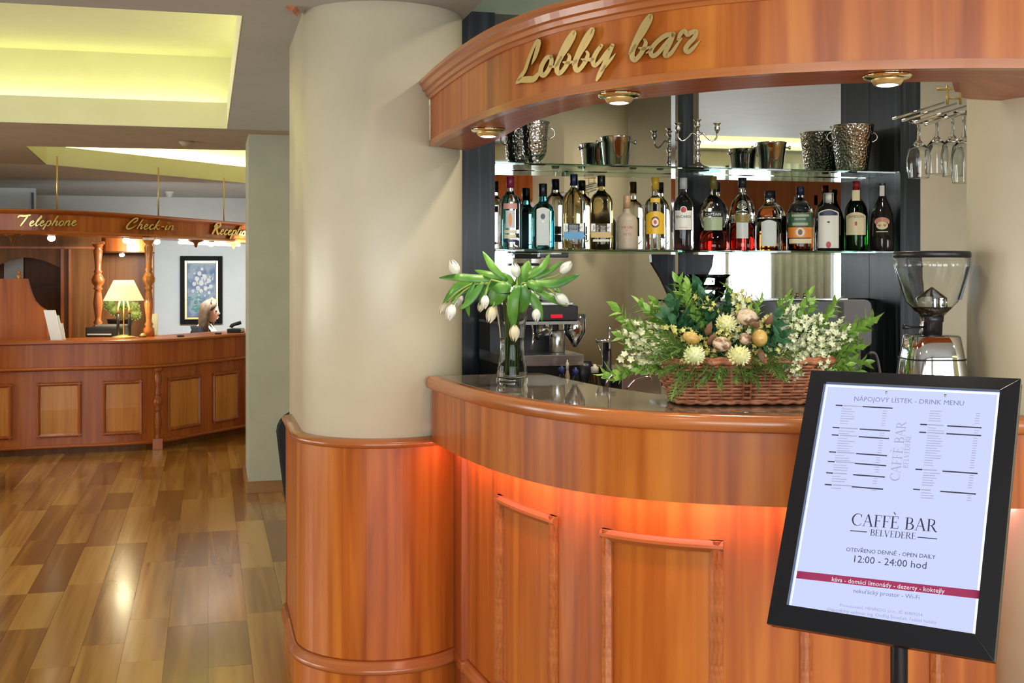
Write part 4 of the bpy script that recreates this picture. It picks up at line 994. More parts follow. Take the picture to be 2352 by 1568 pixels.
# big coffee grinder on the bar, right
GZ = 3.36
gc = atZ(2140, 900, GZ); ug = GZ/F
gz = lambda y: atZ(2140, y, GZ).z
gr = thing('coffee_grinder', (gc.x, gc.y, ZT), 'tall coffee grinder with a big clear bean hopper and chrome base on the bar', 'grinder', rz=-TH)
L_ = lambda y: gz(y)-ZT
MB().lathe([(0, L_(577)), (82*ug, L_(577)), (85*ug, L_(580)), (85*ug, L_(590)), (82*ug, L_(592)), (0, L_(592))], (0,0,0), 36).build('lid', M['black'], gr, local=True)
th_ = 0.002
MB().lathe([(84*ug, L_(592)), (82*ug, L_(615)), (58*ug, L_(692)), (30*ug, L_(722)), (24*ug, L_(728)), (24*ug-th_, L_(728)), (30*ug-th_, L_(720)), (58*ug-th_, L_(691)), (82*ug-th_, L_(614)), (84*ug-th_, L_(592))], (0,0,0), 36).build('hopper', M['clear'], gr, local=True)
beans = speckled('coffee_beans', (0.020, 0.007, 0.003), (0.10, 0.035, 0.012), 160, 0.35, 0.8)
MB().lathe([(0, L_(726)), (22*ug, L_(726)), (28*ug, L_(719)), (46*ug, L_(705)), (30*ug, L_(703)), (0, L_(708))], (0,0,0), 28).build('beans', beans, gr, local=True)
MB().lathe([(34*ug, L_(708)), (34*ug, L_(684)), (3*ug, L_(660)), (0, L_(659)), (0, L_(661)), (32*ug, L_(686)), (32*ug, L_(708))], (0,0,0), 24).build('bean_guard', M['clear'], gr, local=True)
MB().lathe([(0, L_(768)), (23*ug, L_(768)), (24*ug, L_(740)), (26*ug, L_(738)), (27*ug, L_(724)), (0, L_(724))], (0,0,0), 24).build('collar', M['black'], gr, local=True)
MB().tube([(-20*ug, -0.02, L_(750)), (-62*ug, -0.05, L_(750)), (-80*ug, -0.06, L_(748))], [3*ug, 3*ug, 6*ug], 8).build('dosing_lever', M['blackmetal'], gr, local=True)
MB().tube([(-26*ug, -0.02, L_(728)), (-30*ug, -0.02, L_(765))], 5*ug, 8).build('clamp', M['chrome'], gr, local=True)
MB().lathe([(0, 0), (78*ug, 0), (78*ug, 0.01), (70*ug, L_(862)), (64*ug, L_(820)), (56*ug, L_(772)), (50*ug, L_(768)), (0, L_(767))], (0,0,0), 40, sq=0.35).build('chrome_base', M['chrome'], gr, local=True)
MB().lathe([(66.5*ug, L_(824)), (66.8*ug, L_(821)), (64*ug, L_(821)), (64*ug, L_(824))], (0,0,0), 40, sq=0.35).build('seam', M['blackmetal'], gr, local=True)
MB().obox((64*ug, -0.035, L_(650)), (1,0,0), (0,1,0), (0.28,0,1), 0.007, 0.014, 78*ug).build('hopper_sticker', M['blackmetal'], gr, local=True)

# ------------------------------------------------------------------ glass vase with white tulips
VZ = 4.10
vb = ath(1176, 884, ZT); VZ = vb.x*ST + vb.y*CT; uv_ = VZ/F
vase = thing('glass_vase', (vb.x, vb.y, ZT), 'tall waisted clear glass vase on the granite bar', 'vase')
hv = lambda y: atZ(1176, y, VZ).z - ZT
t_ = 0.003
prof_o = [(0, 0), (33*uv_, 0), (36*uv_, hv(878)), (36*uv_, hv(866)), (33.5*uv_, hv(862)), (35.5*uv_, hv(856)), (33*uv_, hv(850)), (34*uv_, hv(846)), (31*uv_, hv(836)), (28*uv_, hv(815)), (27.5*uv_, hv(790)), (30*uv_, hv(755)), (35*uv_, hv(722)), (42*uv_, hv(690)), (48*uv_, hv(672))]
prof_i = [(r-t_ if r else 0, z) for r, z in prof_o[2:]]; prof_i = [(r, z) for r, z in prof_i if z > 0.016]
MB().lathe(prof_o + list(reversed(prof_i)) + [(0, 0.016)], (0,0,0), 32).build('vase_body', glass('vase_glass', (0.96, 0.99, 0.98), 1.22), vase, local=True)
wlev = hv(775)
MB().lathe([(0, 0.0165)] + [(r+0.0006, z) for r, z in prof_i if z < wlev] + [(28*uv_, wlev), (0, wlev)], (0,0,0), 28).build('water', glass('water', (0.95, 0.99, 0.97), 1.12), vase, local=True)
stem_m = plain('tulip_stem', (0.30, 0.44, 0.08), 0.5)
leaf_m = speckled('tulip_leaf', (0.040, 0.17, 0.020), (0.15, 0.35, 0.04), 9, 0.4)
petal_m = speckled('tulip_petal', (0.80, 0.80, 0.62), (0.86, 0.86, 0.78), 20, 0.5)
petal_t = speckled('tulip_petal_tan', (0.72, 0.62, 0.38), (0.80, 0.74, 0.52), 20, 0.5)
rng = random.Random(9)
def blossom(base, dirv, length, width):                    # six cupped petals
    d = Vector(dirv).normalized(); s = d.cross(Vector((0.2, 0.9, 0.3))).normalized(); t = d.cross(s)
    m_ = MB()
    for k in range(6):
        a = k*math.pi/3; rr = 1.0 if k % 2 else 0.90; P = []; nu, nv = 6, 4
        for i in range(nu+1):
            v = i/nu
            rad = width*rr*(math.sin(math.pi*min(1, 0.10+v*0.80))**0.8)*(1-0.25*v)
            half = 0.62*max(0.0, math.sin(math.pi*(0.12+0.86*v)))**0.7 + 0.02
            for j in range(nv+1):
                b = a + half*(2*j/nv-1)
                P.append(base + d*(length*v*(1.0 if k % 2 else 0.96)) + s*(rad*math.cos(b)) + t*(rad*math.sin(b)))
        m_.add(P, [(i*(nv+1)+j, i*(nv+1)+j+1, (i+1)*(nv+1)+j+1, (i+1)*(nv+1)+j) for i in range(nu) for j in range(nv)], smooth=True)
    return m_
def P3(x, y, dz=0.0): return atZ(x, y, VZ+dz)
TUL = [ # blossom base px, tip px, depth offset, stem waypoints px, tan?, label
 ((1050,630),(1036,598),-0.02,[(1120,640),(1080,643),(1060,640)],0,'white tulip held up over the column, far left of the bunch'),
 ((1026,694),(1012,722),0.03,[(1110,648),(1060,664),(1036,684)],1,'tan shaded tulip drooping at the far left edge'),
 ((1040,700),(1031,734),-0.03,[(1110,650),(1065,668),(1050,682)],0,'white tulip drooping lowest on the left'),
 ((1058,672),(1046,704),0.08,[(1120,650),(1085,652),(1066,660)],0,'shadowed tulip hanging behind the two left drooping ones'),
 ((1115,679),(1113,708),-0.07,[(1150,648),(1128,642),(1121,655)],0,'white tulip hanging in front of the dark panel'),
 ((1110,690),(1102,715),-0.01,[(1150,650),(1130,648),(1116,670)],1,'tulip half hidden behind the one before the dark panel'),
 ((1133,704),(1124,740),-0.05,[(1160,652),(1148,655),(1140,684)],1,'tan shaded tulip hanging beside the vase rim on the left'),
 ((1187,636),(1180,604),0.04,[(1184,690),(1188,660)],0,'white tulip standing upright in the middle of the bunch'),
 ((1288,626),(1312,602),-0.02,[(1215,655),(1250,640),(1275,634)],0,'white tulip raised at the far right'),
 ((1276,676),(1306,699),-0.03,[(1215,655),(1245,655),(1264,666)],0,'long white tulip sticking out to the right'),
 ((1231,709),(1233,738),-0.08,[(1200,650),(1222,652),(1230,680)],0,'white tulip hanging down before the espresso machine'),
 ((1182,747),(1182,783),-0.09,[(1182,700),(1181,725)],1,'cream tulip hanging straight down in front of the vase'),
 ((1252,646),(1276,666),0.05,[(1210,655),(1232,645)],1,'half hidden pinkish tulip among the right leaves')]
LEAVES = {0: [([(1150,640),(1090,640),(1050,637),(1008,638)], 10), ([(1160,640),(1120,630),(1090,620)], 8)], 1: [([(1130,645),(1075,652),(1045,662),(1016,698)], 8), ([(1110,655),(1060,672),(1035,695)], 7)],
 2: [([(1110,648),(1080,690),(1055,712)], 9), ([(1090,648),(1074,690),(1078,729)], 7)], 3: [([(1140,640),(1100,640),(1060,650),(1040,655)], 9)], 4: [([(1165,645),(1135,618),(1120,595),(1108,576)], 9)],
 5: [([(1150,648),(1118,664),(1100,702)], 8)], 6: [([(1168,650),(1148,672),(1124,700)], 21)], 7: [([(1186,660),(1206,628),(1214,598)], 15), ([(1180,655),(1160,640),(1128,632)], 13)],
 8: [([(1215,640),(1246,614),(1262,583)], 8), ([(1220,640),(1262,622),(1292,600)], 7)], 9: [([(1210,652),(1255,680),(1304,704)], 9), ([(1225,648),(1275,652),(1332,630)], 11)],
 10: [([(1210,648),(1235,660),(1244,672)], 11), ([(1216,672),(1232,700),(1246,738)], 11)], 11: [([(1190,655),(1178,700),(1180,756)], 13), ([(1202,655),(1206,690),(1196,722)], 12)], 12: [([(1225,645),(1262,655),(1292,676)], 8), ([(1195,650),(1222,628),(1236,610)], 9)]}
neck = atZ(1178, 740, VZ)
for i, (b0, b1, dz, way, tan, lab) in enumerate(TUL):
    t = thing('tulip', (vb.x, vb.y, ZT+0.03), lab, 'tulip', 'white tulips in the glass vase')
    a = 2*math.pi*i/13
    foot = Vector((vb.x+0.018*math.cos(a), vb.y+0.018*math.sin(a), ZT+0.035)); nk = Vector((vb.x+0.022*math.cos(a+0.6), vb.y+0.022*math.sin(a+0.6), atZ(1178, 735, VZ).z))
    mouth = Vector((vb.x+0.030*math.cos(a+0.6), vb.y+0.030*math.sin(a+0.6), atZ(1178, 688, VZ).z))
    B = P3(*b0, dz); Tp = P3(*b1, dz - 0.01)
    mid = [P3(x, y, dz*0.7) for x, y in way]
    path = spline([foot, nk, mouth] + mid + [B], 0.02)
    MB().tube(path, 0.0036, 6).build('stem', stem_m, t)
    ln = (Tp-B).length
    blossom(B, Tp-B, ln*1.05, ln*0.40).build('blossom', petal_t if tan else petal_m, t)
    for (lp, w) in LEAVES[i]:
        pts = [P3(x, y, dz + (-0.05+0.10*rng.random())*k/len(lp)) for k, (x, y) in enumerate(lp)]
        s = spline(pts, 0.012); n = len(s)
        wd = [w*uv_*(max(0.0, math.sin(math.pi*(0.10+0.90*k/(n-1))))**0.7*0.98+0.02) for k in range(n)]
        MB().ribbon(s, wd, -CAMF + Vector((0, 0, 0.35)), 0.22).build('leaf', leaf_m, t, solid=0.0012)

# ------------------------------------------------------------------ wicker basket with spring flowers
BZ = 3.49
bc = ath(1700, 900, ZT); bc = atZ(1702, 0, BZ); bc.z = ZT
UB = BZ/F
bu = (CAMR*0.995 + CAMF*0.06).normalized(); bw = Vector((-bu.y, bu.x, 0))
if bw.dot(CAMF) < 0: bw = -bw
basket = thing('flower_basket', bc, 'brown wicker basket filled with flowers, greenery and eggs on the bar', 'flower basket')
wick = speckled('wicker', (0.27, 0.085, 0.035), (0.52, 0.20, 0.095), 30, 0.45)
hb = 0.118
def bpt(ang, v, out=0.0):                                  # a rounded oblong basket wall
    a, b_ = 0.205+0.048*v, 0.098+0.034*v
    ca, sa = math.cos(ang), math.sin(ang); e = 2/5.0
    x = math.copysign(abs(ca)**e, ca)*(a+out); y = math.copysign(abs(sa)**e, sa)*(b_+out)
    return bc + bu*x + bw*y + Vector((0, 0, 0.010+hb*v))
NS = 34
def ring_angles(n):                                        # even steps along the oblong outline
    fine = [bpt(2*math.pi*i/2000, 0.5) for i in range(2001)]; L = [0]
    for a, b_ in zip(fine, fine[1:]): L.append(L[-1]+(b_-a).length)
    out = []; k = 0
    for i in range(n):
        s = L[-1]*i/n
        while L[k+1] < s: k += 1
        out.append(2*math.pi*k/2000)
    return out
RA = ring_angles(NS*4)
rows = 13
for r_ in range(rows):
    v = (r_+0.5)/rows; pts = []
    for i, a in enumerate(RA):
        pts.append(bpt(a, v, 0.0058*math.sin(math.pi*(i/4.0 + r_))))
    MB().tube(pts, 0.0044, 6, closed=True).build('woven_strand', wick, basket)
for i in range(0, NS*4, 4):
    a = RA[i]
    MB().tube([bpt(a, 0), bpt(a, 0.5), bpt(a, 1.0)], 0.0042, 5).build('stake', wick, basket)
for k, (v, o_, r_) in enumerate(((1.0, 0.004, 0.0085), (1.05, -0.003, 0.008), (0.0, 0.002, 0.007))):
    pts = [bpt(a, v, o_) + Vector((0, 0, 0.002*math.sin(i*1.3))) for i, a in enumerate(RA)]
    MB().tube(pts, r_, 6, closed=True).build('rim_braid' if k < 2 else 'base_braid', wick, basket)
bp_ = [bpt(a, 0.04, -0.004) for a in RA[::2]]
MB().add(bp_, [tuple(range(len(bp_)))]).build('base_mat', wick, basket, solid=0.004)
foam = [bpt(a, 0.85, -0.012) for a in RA[::2]]
MB().add(foam, [tuple(range(len(foam)))]).build('moss_bed', speckled('moss', (0.02, 0.05, 0.012), (0.06, 0.12, 0.03), 40, 0.8, 0.8), basket, solid=0.01)
# sprig prototypes, one unit long along +z
gl1 = speckled('bright_leaf', (0.16, 0.36, 0.04), (0.38, 0.58, 0.12), 10, 0.45)
gl2 = speckled('dark_leaf', (0.018, 0.085, 0.035), (0.05, 0.17, 0.065), 10, 0.45)
gl3 = speckled('cedar_green', (0.04, 0.13, 0.02), (0.17, 0.28, 0.05), 12, 0.5)
wf = speckled('white_blossom', (0.62, 0.66, 0.34), (0.80, 0.82, 0.60), 30, 0.5)
yf = speckled('yellow_blossom', (0.55, 0.52, 0.10), (0.72, 0.68, 0.26), 30, 0.5)
stm = plain('sprig_stem', (0.16, 0.24, 0.05), 0.6)
def leaf_blade(m_, base, d, ln, w, nrm, fold=0.3):
    d = Vector(d).normalized(); base = Vector(base); q = [base + d*(ln*t) + Vector(nrm)*(-0.10*ln*t*t) for t in (0, 0.3, 0.65, 1.0)]
    m_.ribbon(q, [w*0.25, w, w*0.8, w*0.05], nrm, fold)
def proto_leafy(seed, n, ln, w):
    r = random.Random(seed); m_ = MB(); bend = [(0.06*math.sin(k*0.7+seed), 0.05*math.cos(k*0.9+seed), k/10) for k in range(11)]
    for k in range(n):
        t = 0.22+0.78*k/n; i = min(int(t*10), 9); p = Vector(bend[i]).lerp(Vector(bend[i+1]), t*10-i); a = k*2.4+r.random()
        leaf_blade(m_, p, (math.cos(a), math.sin(a), 0.7+r.random()*0.5), ln*(0.7+0.5*r.random()), w, (-0.3*math.cos(a), -0.3*math.sin(a), 1))
    leaf_blade(m_, bend[10], (0.1, 0.1, 1), ln*0.9, w, (1, 0, 0.2))
    s = MB().tube(bend, [0.012-0.0009*k for k in range(11)], 5)
    return m_, s
def proto_flower(seed):
    r = random.Random(seed); m_ = MB(); bend = [(0.05*math.sin(k*0.6+seed), 0.05*math.cos(k*0.8+seed*2), k/10) for k in range(11)]
    for k in range(24):
        t = 0.30+0.70*k/24; i = min(int(t*10), 9); p = Vector(bend[i]).lerp(Vector(bend[i+1]), t*10-i); a = k*2.4+r.random(); rad = 0.13*(1.25-t)+0.03
        c = p + Vector((math.cos(a)*rad, math.sin(a)*rad, 0.03*r.random())); ax = (c-p).normalized()
        s = ax.cross(Vector((0, 0, 1))).normalized(); q = ax.cross(s)
        for j in range(5):
            b_ = j*2*math.pi/5; dd = (s*math.cos(b_)+q*math.sin(b_))*0.8 + ax*0.5
            leaf_blade(m_, c, dd, 0.066, 0.021, ax, 0.1)
    s = MB().tube(bend, 0.009, 5)
    return m_, s
def proto_cedar(seed):
    r = random.Random(seed); m_ = MB(); bend = [(0.10*math.sin(k*0.35+seed)*k/10, 0.06*math.cos(k*0.5)*k/10, k/10) for k in range(11)]
    for k in range(34):
        t = 0.12+0.88*k/34; i = min(int(t*10), 9); p = Vector(bend[i]).lerp(Vector(bend[i+1]), t*10-i); a = (k % 2)*math.pi + (r.random()-0.5)*1.6
        d = Vector((math.cos(a), math.sin(a)*0.7, 1.5)); ln = 0.22*(1.15-t)+0.07
        e = p + d.normalized()*ln
        m_.ribbon([p, p.lerp(e, 0.5)+Vector((0, 0, 0.01)), e], [0.010, 0.009, 0.002], (0, 1, 0.2), 0.2)
    s = MB().tube(bend, 0.008, 4)
    return m_, s
SM = {}
def reg(kind, k, pr, mat):
    a, s = pr; me = a.mesh('sprig_foliage'); me.materials.append(mat); ms = s.mesh('sprig_stem'); ms.materials.append(stm); SM[(kind, k)] = (me, ms)
for k in range(3):
    reg('bright', k, proto_leafy(k, 26, 0.19, 0.042), gl1); reg('dark', k, proto_leafy(k+5, 18, 0.28, 0.075), gl2)
    reg('white', k, proto_flower(k+1), wf); reg('yellow', k, proto_flower(k+9), yf); reg('cedar', k, proto_cedar(k), gl3)
rng = random.Random(21)
NAMES = {'bright': 'leaf_sprig', 'dark': 'eucalyptus_sprig', 'white': 'blossom_sprig', 'yellow': 'blossom_sprig', 'cedar': 'cedar_sprig'}
def sprig(kind, root, tip, k=None):
    root, tip = Vector(root), Vector(tip); d = tip-root; L = d.length
    me, ms = SM[(kind, rng.randrange(3))]
    q = d.to_track_quat('Z', 'Y')
    o = bpy.data.objects.new(NAMES[kind], me); link(o, basket); o.location = root-bc; o.rotation_mode = 'QUATERNION'
    from mathutils import Quaternion
    o.rotation_quaternion = q @ Quaternion((0, 0, 1), rng.random()*6.28); kx = max(0.16, min(L, 0.30))
    o.scale = (kx, kx, L)
    if kind in ('white', 'yellow'): o['kind'] = 'stuff'
    s = bpy.data.objects.new('stem', ms); link(s, o)
def bp3(x, y, dz): return atZ(x, y, BZ+dz)
SPR = [('bright',1415,718,0.0),('bright',1468,702,0.05),('white',1432,742,-0.03),('white',1450,775,-0.06),('white',1420,823,-0.05),('bright',1390,852,-0.02),('bright',1430,770,0.02),('yellow',1480,760,-0.04),('white',1470,815,-0.10),('bright',1500,705,0.0),
 ('bright',1556,652,0.02),('bright',1572,662,-0.03),('dark',1545,690,-0.05),('dark',1535,725,-0.08),('yellow',1530,745,-0.10),('dark',1610,665,0.04),('dark',1632,700,-0.02),('yellow',1600,680,0.0),('bright',1590,672,0.05),('dark',1640,735,-0.06),('yellow',1560,755,-0.13),('yellow',1650,745,-0.14),
 ('yellow',1720,670,0.02),('white',1700,682,-0.02),('bright',1745,690,0.0),('dark',1680,690,0.05),('bright',1672,664,0.06),('yellow',1765,720,-0.08),('dark',1790,730,-0.06),('bright',1812,685,0.0),('white',1828,700,-0.04),('bright',1862,680,0.03),('white',1850,725,-0.06),
 ('white',1880,720,-0.05),('dark',1800,765,-0.12),('bright',1925,705,0.02),('bright',2000,728,-0.02),('bright',1985,752,0.0),('white',1950,745,-0.05),('white',1965,755,-0.02),('white',1925,790,-0.08),('white',1905,830,-0.12),('white',1850,815,-0.14),('bright',1975,790,0.0),('bright',1985,828,-0.03),('bright',1945,838,-0.08),
 ('white',1820,770,-0.13),('white',1835,848,-0.16),('bright',1960,810,0.03),('yellow',1790,795,-0.14),('white',1880,770,-0.1),('bright',1840,740,0.05),('dark',1870,760,0.0),('white',1500,790,-0.12),('yellow',1540,800,-0.13),('bright',1470,850,-0.08)]
for (kd, x, y, dz) in SPR:
    rx = 1702 + (x-1702)*0.42; ry = 838 - (820-y)*0.10
    sprig(kd, bp3(rx, min(ry, 838), dz*0.5), bp3(x, y, dz))
    jx, jy = rng.uniform(-24, 24), rng.uniform(2, 26)
    sprig(kd, bp3(rx+jx*0.4, min(ry, 838), dz*0.4), bp3(x+(1702-x)*0.10+jx, y+jy, dz+rng.uniform(-0.04, 0.03)))
CED = [(1500,770),(1480,790),(1515,860),(1530,905),(1560,880),(1600,870),(1640,872),(1655,895),(1690,880),(1720,872),(1760,870),(1800,858),(1815,870),(1790,840),(1830,820),(1500,825),(1520,800),(1740,845),(1590,890),(1745,890)]
for i, (x, y) in enumerate(CED):
    rx = 1690 + (x-1690)*0.55
    sprig('cedar', bp3(rx, 812+0.1*(y-812), -0.10), bp3(x, y, -0.185-0.01*(i % 3)))
    sprig('cedar', bp3(rx+8, 808, -0.09), bp3(x+rng.uniform(-25, 25), y+rng.uniform(-14, 14), -0.19))
egg = speckled('speckled_egg', (0.20, 0.10, 0.05), (0.66, 0.52, 0.36), 55, 0.4, detail=8, lo=0.42, hi=0.56)
egg_g = speckled('golden_egg', (0.35, 0.20, 0.04), (0.62, 0.42, 0.12), 30, 0.3)
for (x, y, dz, rx, rz, m_, ang) in ((1658, 790, -0.19, 21, 16, egg, 0.1), (1716, 728, -0.14, 24, 19, egg, 0.2), (1745, 776, -0.19, 17, 19, egg_g, 0.0), (1712, 778, -0.17, 15, 13, egg, 0.5), (1588, 776, -0.17, 20, 13, egg_g, 0.4)):
    c = bp3(x, y, dz); Mx = Matrix.Rotation(-TH, 3, 'Z') @ Matrix.Rotation(ang, 3, 'Y')
    MB().sphere(c, (rx*UB, rz*UB, rz*UB), 16, 10, Mx).build('egg', m_, basket)
def pom(c, r, mat, n=70, seed=1):
    rr = random.Random(seed); m_ = MB(); m_.sphere(c, r*0.82, 12, 8)
    for k in range(n):
        z = 1-2*(k+0.5)/n; a = k*2.399963; q = Vector((math.sqrt(1-z*z)*math.cos(a), math.sqrt(1-z*z)*math.sin(a), z))
        leaf_blade(m_, Vector(c)+q*(r*0.75), q+Vector((0, 0, 0.3)), r*0.4, r*0.10, q.cross(Vector((0.3, 0.5, 1))).normalized(), 0.1)
    return m_
pg = speckled('pale_green_bloom', (0.52, 0.60, 0.26), (0.72, 0.76, 0.46), 20, 0.6); py_ = speckled('pale_yellow_bloom', (0.62, 0.62, 0.24), (0.78, 0.77, 0.46), 20, 0.6)
for i, (x, y, dz, r, m_) in enumerate(((1595, 815, -0.20, 22, pg), (1698, 816, -0.21, 23, py_), (1668, 742, -0.12, 22, py_))):
    pom(bp3(x, y, dz), r*UB, m_, seed=i).build('bloom', m_, basket)
brown = plain('dried_leaf', (0.16, 0.07, 0.03), 0.6)
for i, (x, y, x2, y2) in enumerate(((1622, 770, 1632, 745), (1625, 792, 1640, 770), (1760, 745, 1772, 728), (1730, 752, 1742, 742), (1745, 800, 1752, 830))):
    m_ = MB(); a, b_ = bp3(x, y, -0.17), bp3(x2, y2, -0.18); leaf_blade(m_, a, b_-a, (b_-a).length*1.3, 0.010, -CAMF)
    m_.build('dried_leaf', brown, basket, solid=0.001)

# ------------------------------------------------------------------ illuminated menu stand
TL, TR, BR, BLc = [atZ(x, y, z*0.94) for (x, y, z) in ((1862, 853, 3.058), (2342, 873, 2.779), (2290, 1522, 2.505), (1768, 1435, 2.784))]
O = (TL+TR+BR+BLc)/4
eu = ((TR-TL)+(BR-BLc)).normalized(); ev = ((BLc-TL)+(BR-TR)); ev = (ev - eu*ev.dot(eu)).normalized(); en = eu.cross(ev)
if en.dot(Vector((0, 0, H))-O) < 0: en = -en                # towards the viewer
SW = ((TR-TL).length+(BR-BLc).length)/2; SH = ((BLc-TL).length+(BR-TR).length)/2
def sp(u, v, w=0.0): return O + eu*((u-0.5)*SW) + ev*((v-0.5)*SH) + en*w
sgn = thing('menu_stand', (O.x, O.y, 0), 'black floor stand with a lit drink menu panel in front of the bar', 'menu stand')
bx_, by_ = 0.083, 0.066                                    # frame share of width / height
frame_m = plain('black_frame', (0.012, 0.013, 0.017), 0.22, 0.2)
def bar_(u0, v0, u1, v1, u2, v2, u3, v3, name='frame_bar'):
    q = [(u0, v0), (u1, v1), (u2, v2), (u3, v3)]           # outer a, outer b, inner b, inner a
    P = [sp(*q[0], -0.002), sp(*q[1], -0.002), sp(*q[1], 0.010), sp(*q[0], 0.010), sp(*q[2], 0.016), sp(*q[3], 0.016), sp(*q[2], 0.0), sp(*q[3], 0.0)]
    MB().add(P, [(0, 1, 2, 3), (3, 2, 4, 5), (5, 4, 6, 7), (7, 6, 1, 0), (0, 3, 5, 7), (1, 6, 4, 2)]).build(name, frame_m, sgn, bevel=0.0008)
bar_(0, 0, 1, 0, 1-bx_, by_*0.78, bx_, by_*0.78); bar_(1, 0, 1, 1, 1-bx_, 1-by_*1.15, 1-bx_, by_*0.78)
bar_(1, 1, 0, 1, bx_, 1-by_*1.15, 1-bx_, 1-by_*1.15); bar_(0, 1, 0, 0, bx_, by_*0.78, bx_, 1-by_*1.15)
P = [sp(0.004, 0.004, -0.002), sp(0.996, 0.004, -0.002), sp(0.996, 0.996, -0.002), sp(0.004, 0.996, -0.002)]
MB().extrude(P, -en*0.022).build('backing', M['blackmetal'], sgn)
u0, u1, v0, v1 = bx_, 1-bx_, by_*0.78, 1-by_*1.15
scr = emit('menu_backlight', (0.60, 0.66, 0.98), 0.98)
MB().add([sp(u0, v0, 0.001), sp(u1, v0, 0.001), sp(u1, v1, 0.001), sp(u0, v1, 0.001)], [(0, 1, 2, 3)]).build('lit_panel', scr, sgn)
glow = emit('edge_light', (0.35, 0.45, 1.0), 1.6); glw = emit('edge_light_white', (0.85, 0.93, 1.0), 1.15)
def rect(m_, a, b_, c, d, w=0.0016): m_.add([sp(a, c, w), sp(b_, c, w), sp(b_, d, w), sp(a, d, w)], [(0, 1, 2, 3)])
m_ = MB(); rect(m_, u0+0.003, u0+0.012, v0, v1, 0.0012); rect(m_, u1-0.016, u1-0.003, v0, v1, 0.0012); rect(m_, u0, u1, v0+0.002, v0+0.010, 0.0012)
m_.build('edge_glow', glw, sgn)
m_ = MB(); rect(m_, u0-0.002, u0+0.005, v0, v1, 0.0015); rect(m_, u0, u1, v0-0.001, v0+0.003, 0.0015); m_.build('blue_edge_glow', glow, sgn)
# the printed sheet: homography of the photographed panel onto u, v
def uvpx(x, y):
    d = Vector(((x-CX)/F*CT+ST, -(x-CX)/F*ST+CT, -(y-HY)/F)); c0 = Vector((0, 0, H))
    t = (O-c0).dot(en)/d.dot(en); p = c0+d*t - O
    return 0.5+p.dot(eu)/SW, 0.5+p.dot(ev)/SH
ink = plain('black_print', (0.02, 0.022, 0.05), 0.6); ink_g = plain('grey_print', (0.16, 0.18, 0.34), 0.6); ink_l = plain('light_print', (0.30, 0.33, 0.50), 0.6); wine = plain('wine_red_print', (0.22, 0.01, 0.06), 0.6, emit=(0.35, 0.02, 0.12), estr=0.25)
wht = emit('white_print', (0.95, 0.95, 1.0), 0.9)
def on_sheet(vs_, fs, cu_, cv_, k, w=0.0022, ang=0.0):      # k: metres per text unit
    ca, sa = math.cos(ang), math.sin(ang)
    base = sp(cu_, cv_, w)
    return MB().add([base + eu*((v[0]*ca-v[1]*sa)*k) - ev*((v[0]*sa+v[1]*ca)*k) for v in vs_], fs)
def line_text(s, pa, pb, mat, name, h=1.0, w=0.0022):       # baseline between two image points
    ua, va = uvpx(*pa); ub, vb_ = uvpx(*pb)
    A_, B_ = sp(ua, va), sp(ub, vb_); L = (B_-A_).length
    vs_, fs = text_mesh(s, 1.0); wd = max(v[0] for v in vs_)-min(v[0] for v in vs_); xm = min(v[0] for v in vs_)
    k = L/wd; ex = (B_-A_)/L; ey = ex.cross(en); ey = -ey if ey.dot(ev) > 0 else ey
    return MB().add([A_ + ex*((v[0]-xm)*k) + ey*(v[1]*k*h) + en*w for v in vs_], fs).build(name, mat, sgn)
line_text('NÁPOJOVÝ LÍSTEK - DRINK MENU', (1962, 921), (2214, 932), ink_g, 'title_print', 1.0)
line_text('OTEVŘENO DENNĚ - OPEN DAILY', (1944, 1266), (2149, 1284), ink, 'hours_title_print', 1.0)
line_text('12:00 - 24:00 hod', (1962, 1291), (2128, 1307), ink, 'hours_print', 1.0)
ua, va = uvpx(1830, 1315); m_ = MB()
_, vb0 = uvpx(1830, 1312); _, vb1 = uvpx(1830, 1329)
m_.add([sp(*uvpx(x, y), 0.0018) for x, y in ((1832, 1311), (2256, 1357), (2254, 1376), (1829, 1328))], [(0, 1, 2, 3)]); m_.build('red_band', wine, sgn)
line_text('káva - domácí limonády - dezerty - koktejly', (1911, 1335), (2170, 1363), wht, 'band_print', 1.0, 0.0026)
line_text('nekuřácký prostor - Wi-Fi', (1960, 1361), (2112, 1377), ink_g, 'notice_print', 1.0)
line_text('Provozovatel: HENREDO s.r.o., IČ 45809254', (1930, 1393), (2119, 1416), ink_l, 'small_print', 1.0)
line_text('Odpovědný vedoucí: Ing. Ondřej Šimeček, ředitel hotelu', (1900, 1402), (2150, 1433), ink_l, 'small_print', 1.0)
